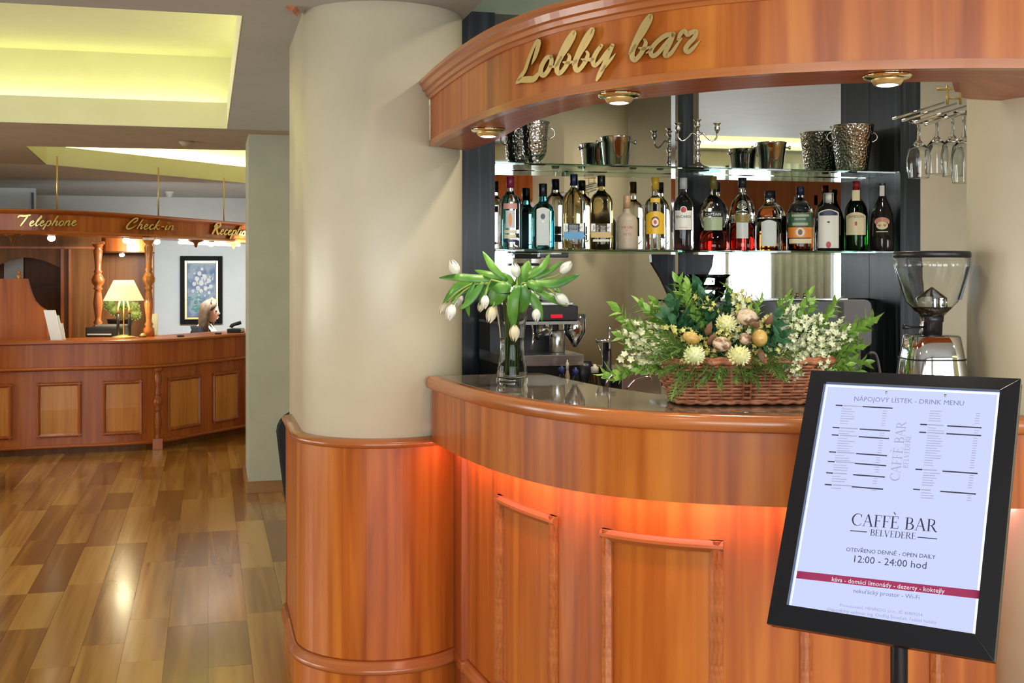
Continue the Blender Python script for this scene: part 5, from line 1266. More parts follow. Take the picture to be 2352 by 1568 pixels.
# roman capitals drawn with thick and thin strokes (unit: cap height 1)
TH_, TN = 0.13, 0.045
def S(*p, w=TH_): return [(x, y, w) for x, y in p]
SER = {
 'C': (0.86, [[(0.80,0.74,TN),(0.74,0.90,0.05),(0.55,1.0,TN),(0.30,0.92,0.08),(0.12,0.66,TH_),(0.10,0.42,TH_),(0.24,0.12,0.10),(0.50,0.0,TN),(0.72,0.06,TN),(0.84,0.22,0.03)], S((0.80,0.98),(0.80,0.70), w=0.035)]),
 'A': (0.92, [S((0.46,1.02),(0.16,0.0), w=TN), S((0.46,1.0),(0.80,0.0)), S((0.24,0.36),(0.68,0.36), w=TN), S((0.02,0.012),(0.28,0.012), w=0.03), S((0.64,0.012),(0.96,0.012), w=0.03)]),
 'F': (0.66, [S((0.20,0.0),(0.20,1.0)), S((0.04,0.985),(0.62,0.985), w=0.04), S((0.62,1.0),(0.62,0.78), w=0.035), S((0.20,0.52),(0.50,0.52), w=TN), S((0.50,0.62),(0.50,0.42), w=0.03), S((0.04,0.012),(0.38,0.012), w=0.03)]),
 'E': (0.72, [S((0.20,0.0),(0.20,1.0)), S((0.04,0.985),(0.62,0.985), w=0.04), S((0.62,1.0),(0.62,0.78), w=0.035), S((0.20,0.52),(0.50,0.52), w=TN), S((0.50,0.62),(0.50,0.42), w=0.03), S((0.04,0.015),(0.66,0.015), w=0.04), S((0.66,0.0),(0.68,0.24), w=0.035)]),
 'B': (0.76, [S((0.20,0.0),(0.20,1.0)), [(0.04,0.985,0.03),(0.34,0.98,TN),(0.56,0.90,0.09),(0.58,0.68,TH_),(0.44,0.54,0.06),(0.20,0.52,TN)], [(0.20,0.52,TN),(0.46,0.51,0.06),(0.66,0.38,0.11),(0.66,0.16,TH_),(0.46,0.03,0.06),(0.04,0.015,0.03)]]),
 'R': (0.84, [S((0.20,0.0),(0.20,1.0)), [(0.04,0.985,0.03),(0.34,0.98,TN),(0.58,0.90,0.09),(0.60,0.66,TH_),(0.44,0.50,0.06),(0.20,0.48,TN)], [(0.40,0.50,0.08),(0.60,0.22,TH_),(0.74,0.03,0.10),(0.88,0.012,0.03)], S((0.04,0.012),(0.38,0.012), w=0.03)]),
 'L': (0.66, [S((0.20,0.0),(0.20,1.0)), S((0.04,0.985),(0.38,0.985), w=0.03), S((0.04,0.015),(0.60,0.015), w=0.04), S((0.60,0.0),(0.63,0.26), w=0.035)]),
 'V': (0.86, [S((0.12,1.0),(0.44,0.0)), S((0.44,0.0),(0.74,1.0), w=TN), S((0.0,0.985),(0.28,0.985), w=0.03), S((0.62,0.985),(0.88,0.985), w=0.03)]),
 'D': (0.90, [S((0.20,0.0),(0.20,1.0)), [(0.04,0.985,0.03),(0.40,0.98,TN),(0.68,0.86,0.09),(0.80,0.54,TH_),(0.72,0.20,0.11),(0.44,0.03,0.05),(0.04,0.015,0.03)]]),
 'È': (0.72, None), ' ': (0.42, [])}
SER['È'] = (0.72, SER['E'][1] + [[(0.24,1.34,0.10),(0.40,1.12,0.04)]])
def roman(s, pa, pb, mat, name, vert=False, w=0.0022, hk=1.0):
    ua, va = uvpx(*pa); ub, vb_ = uvpx(*pb); A_, B_ = sp(ua, va), sp(ub, vb_); L = (B_-A_).length
    tot = sum(SER[c][0] for c in s); k = L/tot; ex = (B_-A_)/L; ey = ex.cross(en); 
    if not vert and ey.dot(ev) > 0: ey = -ey
    if vert and ey.dot(eu) > 0: ey = -ey
    x = 0.0; m_ = MB()
    for c in s:
        for st in SER[c][1]:
            q = [(100*(x+a), 100*b_, 100*w_) for a, b_, w_ in st]
            L_, R_ = stroke_poly(q) if len(q) > 2 else stroke_poly([q[0], tuple((a+b_)/2 for a, b_ in zip(q[0], q[1])), q[1]])
            n = len(L_); f3 = lambda p: A_ + ex*(p[0]/100*k) + ey*(p[1]/100*k*hk) + en*w
            m_.add([f3(p) for p in L_] + [f3(p) for p in R_], [(i, i+1, n+i+1, n+i) for i in range(n-1)])
        x += SER[c][0]
    return m_.build(name, mat, sgn)
roman('CAFFÈ BAR', (1955, 1206), (2152, 1222), ink, 'cafe_name_print')
roman('BELVEDERE', (1998, 1230), (2104, 1239), ink, 'cafe_subtitle_print')
roman('CAFFÈ BAR', (2066, 1106), (2082, 970), ink_l, 'side_name_print', True)
roman('BELVEDERE', (2086, 1076), (2093, 1000), ink_l, 'side_subtitle_print', True)
m_ = MB()
def seg(pa, pb, wpx, mm):                                   # thick printed line between image points
    A_, B_ = sp(*uvpx(*pa)), sp(*uvpx(*pb)); d = (B_-A_).normalized(); n_ = d.cross(en)*(wpx*O.dot(CAMF)/F/2)
    mm.add([A_+n_+en*0.0022, B_+n_+en*0.0022, B_-n_+en*0.0022, A_-n_+en*0.0022], [(0, 1, 2, 3)])
seg((1953, 1219), (1992, 1222), 2.2, m_); seg((2108, 1234), (2153, 1238), 2.2, m_)
LB = [(1920,931,2051,938),(1913,982,2045,990),(1911,999,2043,1008),(1905,1038,2038,1047),(1902,1060,2036,1070),(1898,1086,2033,1096),(1895,1113,2029,1124)]
RB = [(2114,975,2255,983),(2112,993,2254,1001),(2103,1078,2246,1088),(2098,1124,2242,1135)]
for (xa, ya, xb, yb) in LB + RB: seg((xa, ya), (xa+16, ya+1), 3.2, m_); seg((xa+62, ya+(yb-ya)*62/(xb-xa)), (xb, yb), 3.2, m_)
m_.build('menu_bars', ink, sgn)['kind'] = 'stuff'
m_ = MB(); rng = random.Random(3)
def lines(x, y, n, slope, width, dx, price):
    for i in range(n):
        yy = y+i*5.6; xx = x+dx*i; w_ = width*(0.5+0.6*rng.random())
        seg((xx, yy), (xx+w_, yy+slope*w_), 1.7, m_); seg((xx+price, yy+slope*price), (xx+price+10, yy+slope*(price+10)), 1.5, m_)
for (xa, ya, xb, yb), n in zip(LB, (7, 2, 6, 3, 3, 3, 1)): lines(xa+14, ya+8, n, 0.055, 36, -0.7, 94)
for (xa, ya, xb, yb), n in zip(RB, (2, 13, 6, 3)): lines(xa+18, ya+8, n, 0.058, 36, -0.7, 106)
lines(2136, 944, 5, 0.057, 26, -0.7, 106)
for (xa, ya, xb, yb), tl in zip(LB+RB, (44, 40, 40, 42, 44, 30, 44, 36, 40, 32, 22)): seg((xa+18, ya+1), (xa+18+tl, ya+1+tl*0.057), 2.6, m_)
m_.build('menu_lines', ink_l, sgn)['kind'] = 'stuff'
m_ = MB()
for (x, y) in ((2037, 903), (2172, 910)):
    c = sp(*uvpx(x, y), 0.003); m_.sphere(c, 0.004, 8, 6)
m_.build('panel_screws', M['chrome'], sgn)
pb = sp(0.5, 0.98, -0.03); pt_ = sp(0.5, 0.55, -0.035)
pole = atZ(2065, 1500, O.dot(CAMF)*1.0); pole = Vector((pb.x, pb.y, 0)) if False else Vector((atZ(2065, 1500, pb.dot(CAMF)+0.02).x, atZ(2065, 1500, pb.dot(CAMF)+0.02).y, 0))
MB().tube([(pole.x, pole.y, 0.02), (pole.x, pole.y, pb.z-0.02), (pole.x, pole.y, pb.z+0.03), pt_ + Vector((0, 0, 0))], 0.0185, 18).build('pole', M['blackmetal'], sgn)
MB().lathe([(0, 0), (0.17, 0), (0.17, 0.006), (0.15, 0.014), (0.03, 0.022), (0, 0.022)], (pole.x, pole.y, 0), 36).build('base_plate', M['blackmetal'], sgn)

# ------------------------------------------------------------------ reception desk
RC_ = spline([(-2.6, 10.93), (-1.738, 10.95), (-1.215, 11.00), (-0.75, 11.03), (-0.42, 11.13), (-0.028, 11.55), (0.379, 12.03), (0.95, 12.65)], 0.05)
desk = thing('reception_desk', (-0.6, 11.2, 0), 'long curved reception desk of reddish wood with light panels', 'reception desk')
MB().sweep(RC_, [(-0.04, 0.0), (-0.04, 0.055), (-0.10, 0.055), (-0.10, 0.0)]).build('plinth', M['mahog_dark'], desk)
MB().sweep(RC_, [(0.0, 0.085), (0.0, 0.735), (-0.06, 0.735), (-0.06, 0.085)]).build('front_panel', M['mahog'], desk)
MB().sweep(RC_, [(-0.05, 0.055), (0.015, 0.055), (0.022, 0.070), (0.012, 0.085), (-0.05, 0.085)], smooth=True).build('base_moulding', M['mahog_h'], desk)
MB().sweep(RC_, [(-0.05, 0.735), (0.035, 0.735), (0.055, 0.748), (0.055, 0.758), (0.035, 0.770), (-0.05, 0.770)], smooth=True).build('ledge_moulding', M['turned' if False else 'mahog_h'], desk)
MB().sweep(RC_, [(0.02, 0.770), (0.02, 0.965), (-0.06, 0.965), (-0.06, 0.770)]).build('upper_fascia', M['mahog'], desk)
MB().sweep(RC_, [(-0.42, 0.965), (0.035, 0.965), (0.055, 0.975), (0.055, 0.992), (0.04, 1.0), (-0.42, 1.0)]).build('desk_top', M['mahog_h'], desk)
for (x0, x1) in ((-30, 29), (84, 188), (235, 327), (384, 460), (488, 546)):
    panel_frame(RC_, x0, x1, 0.150, 0.635, desk, M['mahog_o'], None, wd=0.034, d=0.022, field=M['cherry_light'])
def turned_post(x, y, z0, z1, r, parent, name='turned_post', mat=None):
    h = z1-z0
    pr = [(0, 0), (1.15, 0), (1.15, 0.08), (0.7, 0.10), (0.95, 0.125), (0.6, 0.15), (0.62, 0.19), (1.0, 0.33), (0.72, 0.44), (0.62, 0.47), (1.0, 0.49), (0.62, 0.51), (1.25, 0.55), (1.35, 0.585), (0.95, 0.63), (0.66, 0.655), (0.9, 0.67), (0.6, 0.70), (0.70, 0.78), (0.95, 0.90), (0.6, 0.93), (1.0, 0.95), (1.15, 0.97), (1.15, 1.0), (0, 1.0)]
    return MB().lathe([(a*r, b_*h) for a, b_ in pr], (x, y, z0), 16).build(name, mat or M['turned'], parent)
p, n = point_on(RC_, curve_at_px(RC_, 361), 0.012)
turned_post(p.x, p.y, 0.0, 0.74, 0.036, desk, 'half_baluster', M['mahog_o'])
MB().box(p.x-0.045, p.x+0.045, p.y-0.045, p.y+0.045, 0.0, 0.10).build('post_block', M['mahog_o'], desk, bevel=0.004)

# ------------------------------------------------------------------ reception canopy with three words
hz_ = [(-120, 9.75), (0, 9.9), (150, 10.15), (300, 10.8), (450, 11.8), (562, 12.8), (660, 13.6)]
RH = spline([tuple(atZ(x, 0, z)[:2]) for x, z in hz_], 0.05)
rcan = thing('reception_canopy', (-0.6, 11.0, 1.93), 'curved reddish wood canopy over the reception desk', 'canopy')
MB().sweep(RH, [(0.0, 1.955), (0.0, 2.095), (-0.05, 2.095), (-0.05, 1.955)]).build('fascia', M['mahog'], rcan)
MB().sweep(RH, [(-0.06, 2.095), (0.010, 2.095), (0.030, 2.115), (0.040, 2.125), (0.040, 2.135), (-0.06, 2.135)], smooth=True).build('cornice', M['mahog_h'], rcan)
MB().sweep(RH, [(-0.40, 1.925), (0.022, 1.925), (0.030, 1.938), (0.018, 1.955), (-0.40, 1.955)]).build('soffit', M['mahog_h'], rcan)
for x in (135, 372, 522):
    p, n = point_on(RH, curve_at_px(RH, x), -0.04)
    MB().tube([(p.x, p.y, 2.13), (p.x, p.y, LOW)], 0.008, 6).build('hanging_rod', M['brass'], rcan)
for x in (28, 460, 546):
    p, n = point_on(RH, curve_at_px(RH, x), -0.05)
    MB().lathe([(0, 0.0), (0.012, 0.004), (0.018, 0.03), (0.03, 0.05), (0.075, 0.062), (0.075, 0.075), (0, 0.075)], (p.x, p.y, 1.925-0.075), 14).build('drop_finial', M['mahog_dark'], rcan)
for k, x in enumerate((123, 302, 372, 497)):
    p, n = point_on(RH, curve_at_px(RH, x), -0.06)
    lab = ('below the word Telephone', 'below the word Check-in, left of the turned post', 'right of the turned post', 'below the word Reception')[k]
    t = thing('spotlight', (p.x, p.y, 1.925), 'small lit spotlight on the reception canopy ' + lab, 'spotlight', 'spotlights under the reception canopy')
    MB().lathe([(0, -0.012), (0.034, -0.012), (0.034, 0.0), (0, 0.0)], (0,0,0), 14).build('mount', M['brass'], t, local=True)
    MB().sphere((0, 0, -0.032), (0.034, 0.034, 0.028), 12, 8).build('bulb', M['spot_on'], t, local=True)
    spot_light('spotlight_beam', (p.x+0.0, p.y, 1.85), 9, (1.0, 0.90, 0.72), 130, 0.9, 0.04)
# tube lamp added behind the canopy to brighten the reception wall
p, n = point_on(RH, curve_at_px(RH, 440), -0.14)
p2, n2 = point_on(RH, curve_at_px(RH, 575), -0.14)
tl = thing('added_tube_lamp', ((p.x+p2.x)/2, (p.y+p2.y)/2, 1.90), 'added tube lamp hidden behind the reception canopy', 'lamp')
MB().tube([(p.x, p.y, 1.90), (p2.x, p2.y, 1.90)], 0.016, 8).build('tube', M['spot_on'], tl)
MB().tube([(p.x, p.y-0.0, 1.925), (p2.x, p2.y, 1.925)], 0.008, 6).build('housing', M['white'], tl)
area_light('added_tube_light', ((p.x+p2.x)/2, (p.y+p2.y)/2+0.06, 1.87), (math.radians(48), 0, 0), 1.4, 0.10, 95, (0.92, 0.97, 1.0))
# mini brush script, x height 1, baseline 0, y up
BR = {
 'e': (0.86, [[(0.10,0.45,0.10),(0.40,0.55,0.14),(0.62,0.80,0.18),(0.52,1.0,0.20),(0.28,0.85,0.24),(0.14,0.40,0.26),(0.28,0.04,0.24),(0.58,0.14,0.16),(0.86,0.45,0.08)]]),
 'l': (0.62, [[(0.05,0.40,0.10),(0.40,1.0,0.16),(0.72,1.75,0.24),(0.66,2.02,0.20),(0.42,1.5,0.24),(0.16,0.6,0.28),(0.20,0.06,0.26),(0.45,0.14,0.14),(0.66,0.42,0.06)]]),
 'p': (0.98, [[(0.30,1.0,0.22),(0.12,0.2,0.26),(-0.14,-0.72,0.22)], [(0.16,0.35,0.10),(0.44,0.95,0.16),(0.76,0.92,0.24),(0.72,0.35,0.26),(0.46,0.02,0.20),(0.26,0.16,0.12)], [(0.7,0.2,0.1),(0.98,0.5,0.06)]]),
 'h': (0.98, [[(0.64,2.0,0.20),(0.36,1.2,0.24),(0.04,0.02,0.24)], [(0.10,0.20,0.10),(0.48,0.92,0.16),(0.72,0.86,0.22),(0.60,0.28,0.24),(0.66,0.03,0.20),(0.98,0.42,0.06)]]),
 'o': (0.82, [[(0.52,0.98,0.20),(0.22,0.80,0.24),(0.10,0.30,0.26),(0.32,0.02,0.24),(0.62,0.34,0.24),(0.64,0.80,0.22),(0.48,0.98,0.16)], [(0.6,0.75,0.1),(0.84,0.62,0.06)]]),
 'n': (1.0, [[(0.26,0.98,0.20),(0.16,0.5,0.24),(0.04,0.02,0.22)], [(0.10,0.20,0.10),(0.46,0.92,0.16),(0.72,0.86,0.22),(0.60,0.28,0.24),(0.68,0.03,0.20),(1.0,0.42,0.06)]]),
 'c': (0.76, [[(0.62,0.82,0.20),(0.50,1.0,0.20),(0.24,0.82,0.24),(0.10,0.36,0.26),(0.26,0.03,0.24),(0.54,0.16,0.16),(0.78,0.45,0.06)]]),
 'k': (0.98, [[(0.64,2.0,0.20),(0.36,1.2,0.24),(0.04,0.02,0.24)], [(0.78,1.0,0.18),(0.50,0.85,0.16),(0.22,0.52,0.16),(0.46,0.40,0.20),(0.62,0.05,0.22),(0.98,0.36,0.06)]]),
 'i': (0.5, [[(0.28,0.98,0.22),(0.10,0.30,0.26),(0.20,0.03,0.22),(0.50,0.42,0.06)], [(0.42,1.45,0.20),(0.40,1.36,0.20)]]),
 't': (0.58, [[(0.50,1.75,0.20),(0.24,0.9,0.24),(0.08,0.25,0.26),(0.22,0.03,0.22),(0.58,0.42,0.06)], [(0.06,1.12,0.14),(0.62,1.18,0.12)]]),
 '-': (0.72, [[(0.14,0.62,0.16),(0.34,0.68,0.22),(0.58,0.62,0.14)]]),
 'T': (1.5, [[(-0.35,1.70,0.22),(-0.10,2.05,0.30),(0.60,2.0,0.34),(1.45,2.2,0.22)], [(1.05,1.95,0.30),(0.70,1.0,0.30),(0.30,0.02,0.24)]]),
 'C': (1.75, [[(1.05,1.20,0.16),(1.55,1.75,0.22),(1.50,2.15,0.22),(1.05,2.0,0.24),(0.40,1.1,0.28),(0.14,0.30,0.30),(0.45,-0.05,0.30),(1.05,0.25,0.20),(1.70,0.85,0.08)]]),
 'R': (1.7, [[(0.85,1.85,0.30),(0.50,0.9,0.34),(0.15,-0.05,0.30)], [(0.25,1.30,0.22),(0.60,2.0,0.28),(1.25,2.15,0.34),(1.45,1.65,0.34),(0.90,1.10,0.26),(1.05,0.5,0.34),(1.35,0.02,0.32),(1.70,0.35,0.10)]])}
rff, rfb = on_curve(RH, 0.030), on_curve(RH, 0.002)
def script_word(word, x0, y0, x1, y1, xh, label, squeeze=None, slant=0.22, capk=1.0):
    tot = sum(BR[c][0] for c in word); t = thing('sign_lettering', atZ((x0+x1)/2, y0, 10.5), label, 'lettering', 'gold words on the reception canopy')
    xs = 0.0
    for i, c in enumerate(word):
        k = (x1-x0)/tot
        stp = []
        for st in BR[c][1]:
            stp.append([(x0+(xs+a)*k + b_*xh*slant, y0+(y1-y0)*(xs+a)/tot - b_*xh, w_*xh*1.05) for a, b_, w_ in st])
        MBx = letter_mesh_small(stp, rff, rfb); MBx.build('letter_'+c.replace('-', 'hyphen'), M['gold'], t)
        xs += BR[c][0]
def letter_mesh_small(strokes, front, back):
    m_ = MB()
    for st in strokes:
        s = spline([(x*4, y*4, w*4) for x, y, w in st], 5.0); L = []; R = []
        for i, p in enumerate(s):
            a = s[max(i-1, 0)]; b_ = s[min(i+1, len(s)-1)]; dx, dy = b_[0]-a[0], b_[1]-a[1]; l = math.hypot(dx, dy) or 1; w = max(p[2], 0.8)/2
            L.append(((p[0]-dy/l*w)/4, (p[1]+dx/l*w)/4)); R.append(((p[0]+dy/l*w)/4, (p[1]-dx/l*w)/4))
        n = len(L); P = [front(*p) for p in L] + [front(*p) for p in R] + [back(*p) for p in L] + [back(*p) for p in R]
        fs = []
        for i in range(n-1): fs += [(i, i+1, n+i+1, n+i), (i, 2*n+i, 2*n+i+1, i+1), (n+i, n+i+1, 3*n+i+1, 3*n+i)]
        m_.add(P, fs)
    return m_
script_word('Telephone', 42, 519, 176, 518, 11.5, 'gold script word Telephone on the reception canopy')
script_word('Check-in', 288, 525, 400, 529, 11.5, 'gold script word Check-in on the reception canopy')
script_word('Reception', 486, 537, 574, 543, 12.0, 'gold script word Reception at the right end of the reception canopy')

# ------------------------------------------------------------------ panelled wood back unit
BY = 13.35
unit = thing('panelled_unit', (-1.6, BY, 0), 'brown wood panelled wall unit with an arched opening behind the desk', 'wall unit')
wx = lambda x: atY(x, 0, BY).x
wz = lambda x, y: atY(x, y, BY).z
xl = wx(-60)
arch = [(wx(-60), wz(-60, 640)), (wx(-10), wz(0, 612)), (wx(20), wz(20, 598)), (wx(48), wz(48, 591)), (wx(75), wz(75, 592)), (wx(105), wz(105, 600)), (wx(138), wz(138, 614))]
top_poly = [(xl, BY, 2.2), (wx(138), BY, 2.2)] + [(x, BY, z) for x, z in reversed(arch)]
MB().extrude([Vector(p_) for p_ in top_poly], (0, 0.06, 0)).build('arched_head', M['mahog_dark'], unit)
MB().box(wx(138), wx(232), BY, BY+0.06, 0.0, 2.2).build('side_panel', M['mahog_dark'], unit)
for (a, b_) in ((140, 146), (158, 163)):
    MB().box(wx(a), wx(b_), BY-0.02, BY, 0.0, wz(150, 572)).build('pilaster_strip', M['mahog_o'], unit)
MB().box(xl, wx(236), BY-0.03, BY, wz(100, 571), wz(100, 566)).build('cornice_strip', M['mahog_o'], unit)
MB().box(xl, wx(145), BY+0.9, BY+0.95, 0.0, 2.2).build('recess_back', M['mahog_dark'], unit)
MB().box(wx(138), wx(138)+0.02, BY+0.06, BY+0.9, 0.0, 2.2).build('recess_side', M['mahog_dark'], unit)
MB().box(wx(30), wx(138), BY+0.86, BY+0.90, wz(80, 665), wz(80, 658)).build('recess_rail', M['mahog_dark'], unit)
MB().box(wx(-20), wx(27), BY+0.80, BY+0.86, 0.9, 2.2).build('pale_niche_panel', M['plaster_white'], unit)
# curved inner canopy with its own spot and a panel below
cc_ = atZ(285, 0, 13.0); r_ = 0.30
ic = thing('inner_canopy', (cc_.x, cc_.y, 1.80), 'small rounded wood canopy between the two turned posts', 'canopy')
arc = [(cc_.x-r_+0.0, cc_.y+0.5)] + [(cc_.x+r_*math.cos(a), cc_.y+r_*math.sin(a)) for a in [math.pi+math.pi*i/20 for i in range(21)]] + [(cc_.x+r_, cc_.y+0.5)]
MB().sweep(arc, [(0.0, 1.83), (0.0, 2.06), (-0.03, 2.06), (-0.03, 1.83)]).build('curved_fascia', M['mahog'], ic)
MB().prism(arc, 1.815, 1.83).build('soffit', M['mahog_dark'], ic)
MB().box(cc_.x-r_, cc_.x+r_-0.02, cc_.y+0.40, cc_.y+0.44, 0.0, 1.815).build('back_panel', M['mahog_dark'], ic)
MB().box(cc_.x+r_-0.03, cc_.x+r_, cc_.y+0.05, cc_.y+0.5, 0.0, 1.83).build('end_post', M['mahog_dark'], ic)
sl = thing('spotlight', (atZ(282, 0, 13.0).x, atZ(282, 0, 12.86).y, 1.815), 'small lit spotlight under the rounded inner canopy', 'spotlight', 'spotlights under the reception canopy')
MB().lathe([(0, -0.012), (0.030, -0.012), (0.030, 0.0), (0, 0.0)], (0,0,0), 14).build('mount', M['chrome'], sl, local=True)
MB().sphere((0, 0, -0.026), (0.030, 0.030, 0.02), 12, 8).build('bulb', M['spot_on'], sl, local=True)
for (x, Z, lab, rr, mt) in ((342, 10.98, 'honey coloured turned wooden post standing on the reception desk', 0.044, M['turned']), (225, 12.4, 'reddish turned wooden post beside the rounded inner canopy', 0.050, M['mahog_o'])):
    p = atZ(x, 0, Z)
    zb_ = 1.0 if Z < 11.5 else 0.0
    t = thing('turned_post', (p.x, p.y, zb_), lab, 'post', 'turned posts of the reception')
    turned_post(p.x, p.y, 1.0 if zb_ else 0.95, 1.925, rr, t, 'shaft', mt)
    if not zb_: MB().box(p.x-0.06, p.x+0.06, p.y-0.06, p.y+0.06, 0.0, 0.95).build('pedestal', mt, t)
    MB().box(p.x-rr*1.3, p.x+rr*1.3, p.y-rr*1.3, p.y+rr*1.3, 1.895, 1.925).build('capital', mt, t, bevel=0.004)
# raised swept screen on the left of the desk, with a finial
SC = 10.55
def q3(x, y): return atZ(x, y, SC)
outl = [(-60, 640), (60, 640), (64, 655), (70, 675), (78, 692), (90, 704), (104, 712), (108, 774), (-60, 774)]
scn_o = thing('desk_screen', (q3(20, 774).x, q3(20, 774).y, 1.0), 'reddish wood screen with a swept edge on the left of the reception desk', 'screen')
zmin = 1.0
MB().extrude([Vector((q3(x, y).x, q3(x, y).y, max(zmin, q3(x, y).z) if y < 770 else zmin)) for x, y in outl], CAMF*0.05).build('board', M['mahog_o'], scn_o)
f_ = q3(42, 640) + CAMF*0.025
MB().lathe([(0, 0), (0.022, 0), (0.016, 0.008), (0.030, 0.030), (0.018, 0.040), (0.010, 0.048), (0.014, 0.062), (0.008, 0.075), (0, 0.08)], f_, 14).build('finial', M['turned'], scn_o)
# brochures leaning in front of the screen
for i, (x0, x1, yt, lean, lab) in enumerate(((100, 127, 712, 16, 'tall white brochure, front left of the fanned stack'), (108, 135, 724, 12, 'white brochure in the middle of the fanned stack'), (116, 144, 742, 7, 'short white brochure at the right of the fanned stack'))):
    Z = 10.45+0.03*i; b0 = atZ(x0+lean, 770, Z); b1 = atZ(x1+lean*0.9, 770, Z); t1 = atZ(x1, yt, Z+0.02); t0 = atZ(x0, yt, Z+0.02)
    b0.z = b1.z = 1.0
    o = MB().extrude([b0, b1, t1, t0], CAMF*0.008).build('brochure', M['white']); tag(o, lab, 'brochure', 'brochures on the reception desk')
# printer or telephone console
q = atZ(250, 770, 11.0)
t = thing('desk_printer', (q.x, q.y, 1.0), 'low dark grey desk printer behind the lamp', 'printer')
MB().obox((q.x, q.y, 1.045), CAMR, CAMF, (0,0,1), 0.36, 0.22, 0.09).build('housing', M['dark'], t, bevel=0.008)
MB().obox((q.x+0.03, q.y, 1.10), CAMR, CAMF, (0,0,1), 0.26, 0.20, 0.022).build('lid', M['grey'], t, bevel=0.006)
MB().obox(q+CAMR*(-0.05)-CAMF*0.115+Vector((0,0,1.025-q.z)), CAMR, CAMF, (0,0,1), 0.22, 0.01, 0.012).build('paper_tray', M['white'], t)
# table lamp
LZ = 10.75
q = atZ(284, 768, LZ); ul = LZ/F
lamp = thing('table_lamp', (q.x, q.y, 1.0), 'brass table lamp with a glowing cream shade on the reception desk', 'lamp')
lz = lambda y: max(0.0, atZ(284, y, LZ).z-1.0)
shade_m = plain('cream_lamp_shade', (0.85, 0.80, 0.55), 0.7, emit=(1.0, 0.88, 0.42), estr=0.8)
MB().lathe([(22*ul, lz(643)), (45*ul, lz(690)), (44.5*ul, lz(690)), (21.5*ul, lz(643))], (0,0,0), 28).build('lamp_shade', shade_m, lamp, local=True)
MB().lathe([(0, 0), (26*ul, 0), (26*ul, 0.012), (14*ul, 0.022), (4*ul, 0.03), (0, 0.03)], (0,0,0), 22).build('base', M['gold'], lamp, local=True)
MB().tube([(0, 0, 0.02), (0, 0, lz(660))], 1.6*ul, 8).build('stem', M['gold'], lamp, local=True)
for s in (-1, 1):
    MB().tube([(s*13*ul*CT, -s*13*ul*ST, 0.02), (s*13*ul*CT, -s*13*ul*ST, lz(718))], 3.4*ul, 8).build('black_column', M['black'], lamp, local=True)
    MB().tube([(s*13*ul*CT, -s*13*ul*ST, lz(718)), (s*13*ul*CT, -s*13*ul*ST, lz(708)), (s*9*ul*CT, -s*9*ul*ST, lz(692))], [4.4*ul, 2*ul, 2*ul], 8).build('brass_arm', M['gold'], lamp, local=True)
MB().sphere((0, 0, lz(672)), 0.03, 10, 8).build('bulb', M['lamp_on'], lamp, local=True)
point_light('table_lamp_light', (q.x, q.y, 1.0+lz(680)), 9, (1.0, 0.82, 0.5), 0.05)
# potted hydrangea behind the lamp
q = atZ(276, 770, 11.32)
pot = thing('potted_hydrangea', (q.x, q.y, 1.0), 'dark pot with pale green hydrangea heads behind the lamp', 'potted plant')
MB().lathe([(0, 0), (0.09, 0), (0.12, 0.14), (0.125, 0.15), (0.11, 0.15), (0, 0.13)], (0,0,0), 20).build('pot', plain('dark_pot', (0.03, 0.015, 0.012), 0.35), pot, local=True)
hyd = speckled('hydrangea_green', (0.22, 0.33, 0.05), (0.48, 0.58, 0.20), 40, 0.6)
for i, (x, y, r) in enumerate(((252, 700, 0.062), (262, 712, 0.055), (306, 705, 0.062), (310, 722, 0.06), (282, 700, 0.05))):
    c = atZ(x, y, 11.28); pom(c, r, hyd, 60, i).build('flower_head', hyd, pot)
    MB().tube([(q.x, q.y, 1.12), (c.x, c.y, c.z)], 0.006, 5).build('stem', stem_m, pot)
# card holder and little desk things
def desk_card(x0, x1, y0, y1, Z, label, mat, name='card_stand', cat='card'):
    a, b_ = atZ(x0, y1, Z), atZ(x1, y1, Z); top = atZ(x0, y0, Z).z
    t = thing(name, ((a.x+b_.x)/2, (a.y+b_.y)/2, 1.0), label, cat)
    MB().extrude([Vector((a.x, a.y, 1.006)), Vector((b_.x, b_.y, 1.006)), Vector((b_.x, b_.y, top)), Vector((a.x, a.y, top))], CAMF*0.006).build('sheet', mat, t)
    MB().obox(((a.x+b_.x)/2, (a.y+b_.y)/2, 1.003), CAMR, CAMF, (0,0,1), (b_-a).length*1.05, 0.06, 0.006).build('foot', M['steel'], t)
desk_card(344, 362, 720, 768, 11.16, 'pale card in a small stand right of the turned post', plain('pale_card', (0.62, 0.64, 0.46), 0.6))
q = atZ(328, 768, 10.86)
t = thing('desk_bell', (q.x, q.y, 1.0), 'small brass desk bell beside the turned post', 'bell')
MB().lathe([(0, 0.008), (0.030, 0.008), (0.026, 0.026), (0.010, 0.038), (0, 0.04)], (0,0,0), 16).build('dome', M['gold'], t, local=True)
MB().lathe([(0, 0), (0.034, 0), (0.034, 0.008), (0, 0.008)], (0,0,0), 16).build('base', M['black'], t, local=True)
for (x, lab) in ((421, 'small dark notepad on the reception desk left of the receptionist'), (507, 'small dark notepad on the reception desk right of the receptionist')):
    pp, nn = point_on(RC_, curve_at_px(RC_, x), -0.03)
    o = MB().obox((pp.x, pp.y, 1.008), CAMR, CAMF, (0,0,1), 0.05, 0.07, 0.016).build('notepad', M['black'], bevel=0.003); tag(o, lab, 'notepad')
pp, nn = point_on(RC_, curve_at_px(RC_, 560), -0.10)
t = thing('telephone', (pp.x, pp.y, 1.0), 'dark desk telephone half hidden by the wall pier', 'telephone')
MB().obox((pp.x, pp.y, 1.02), CAMR, CAMF, (0,0,1), 0.14, 0.18, 0.04).build('body', M['black'], t, bevel=0.008)
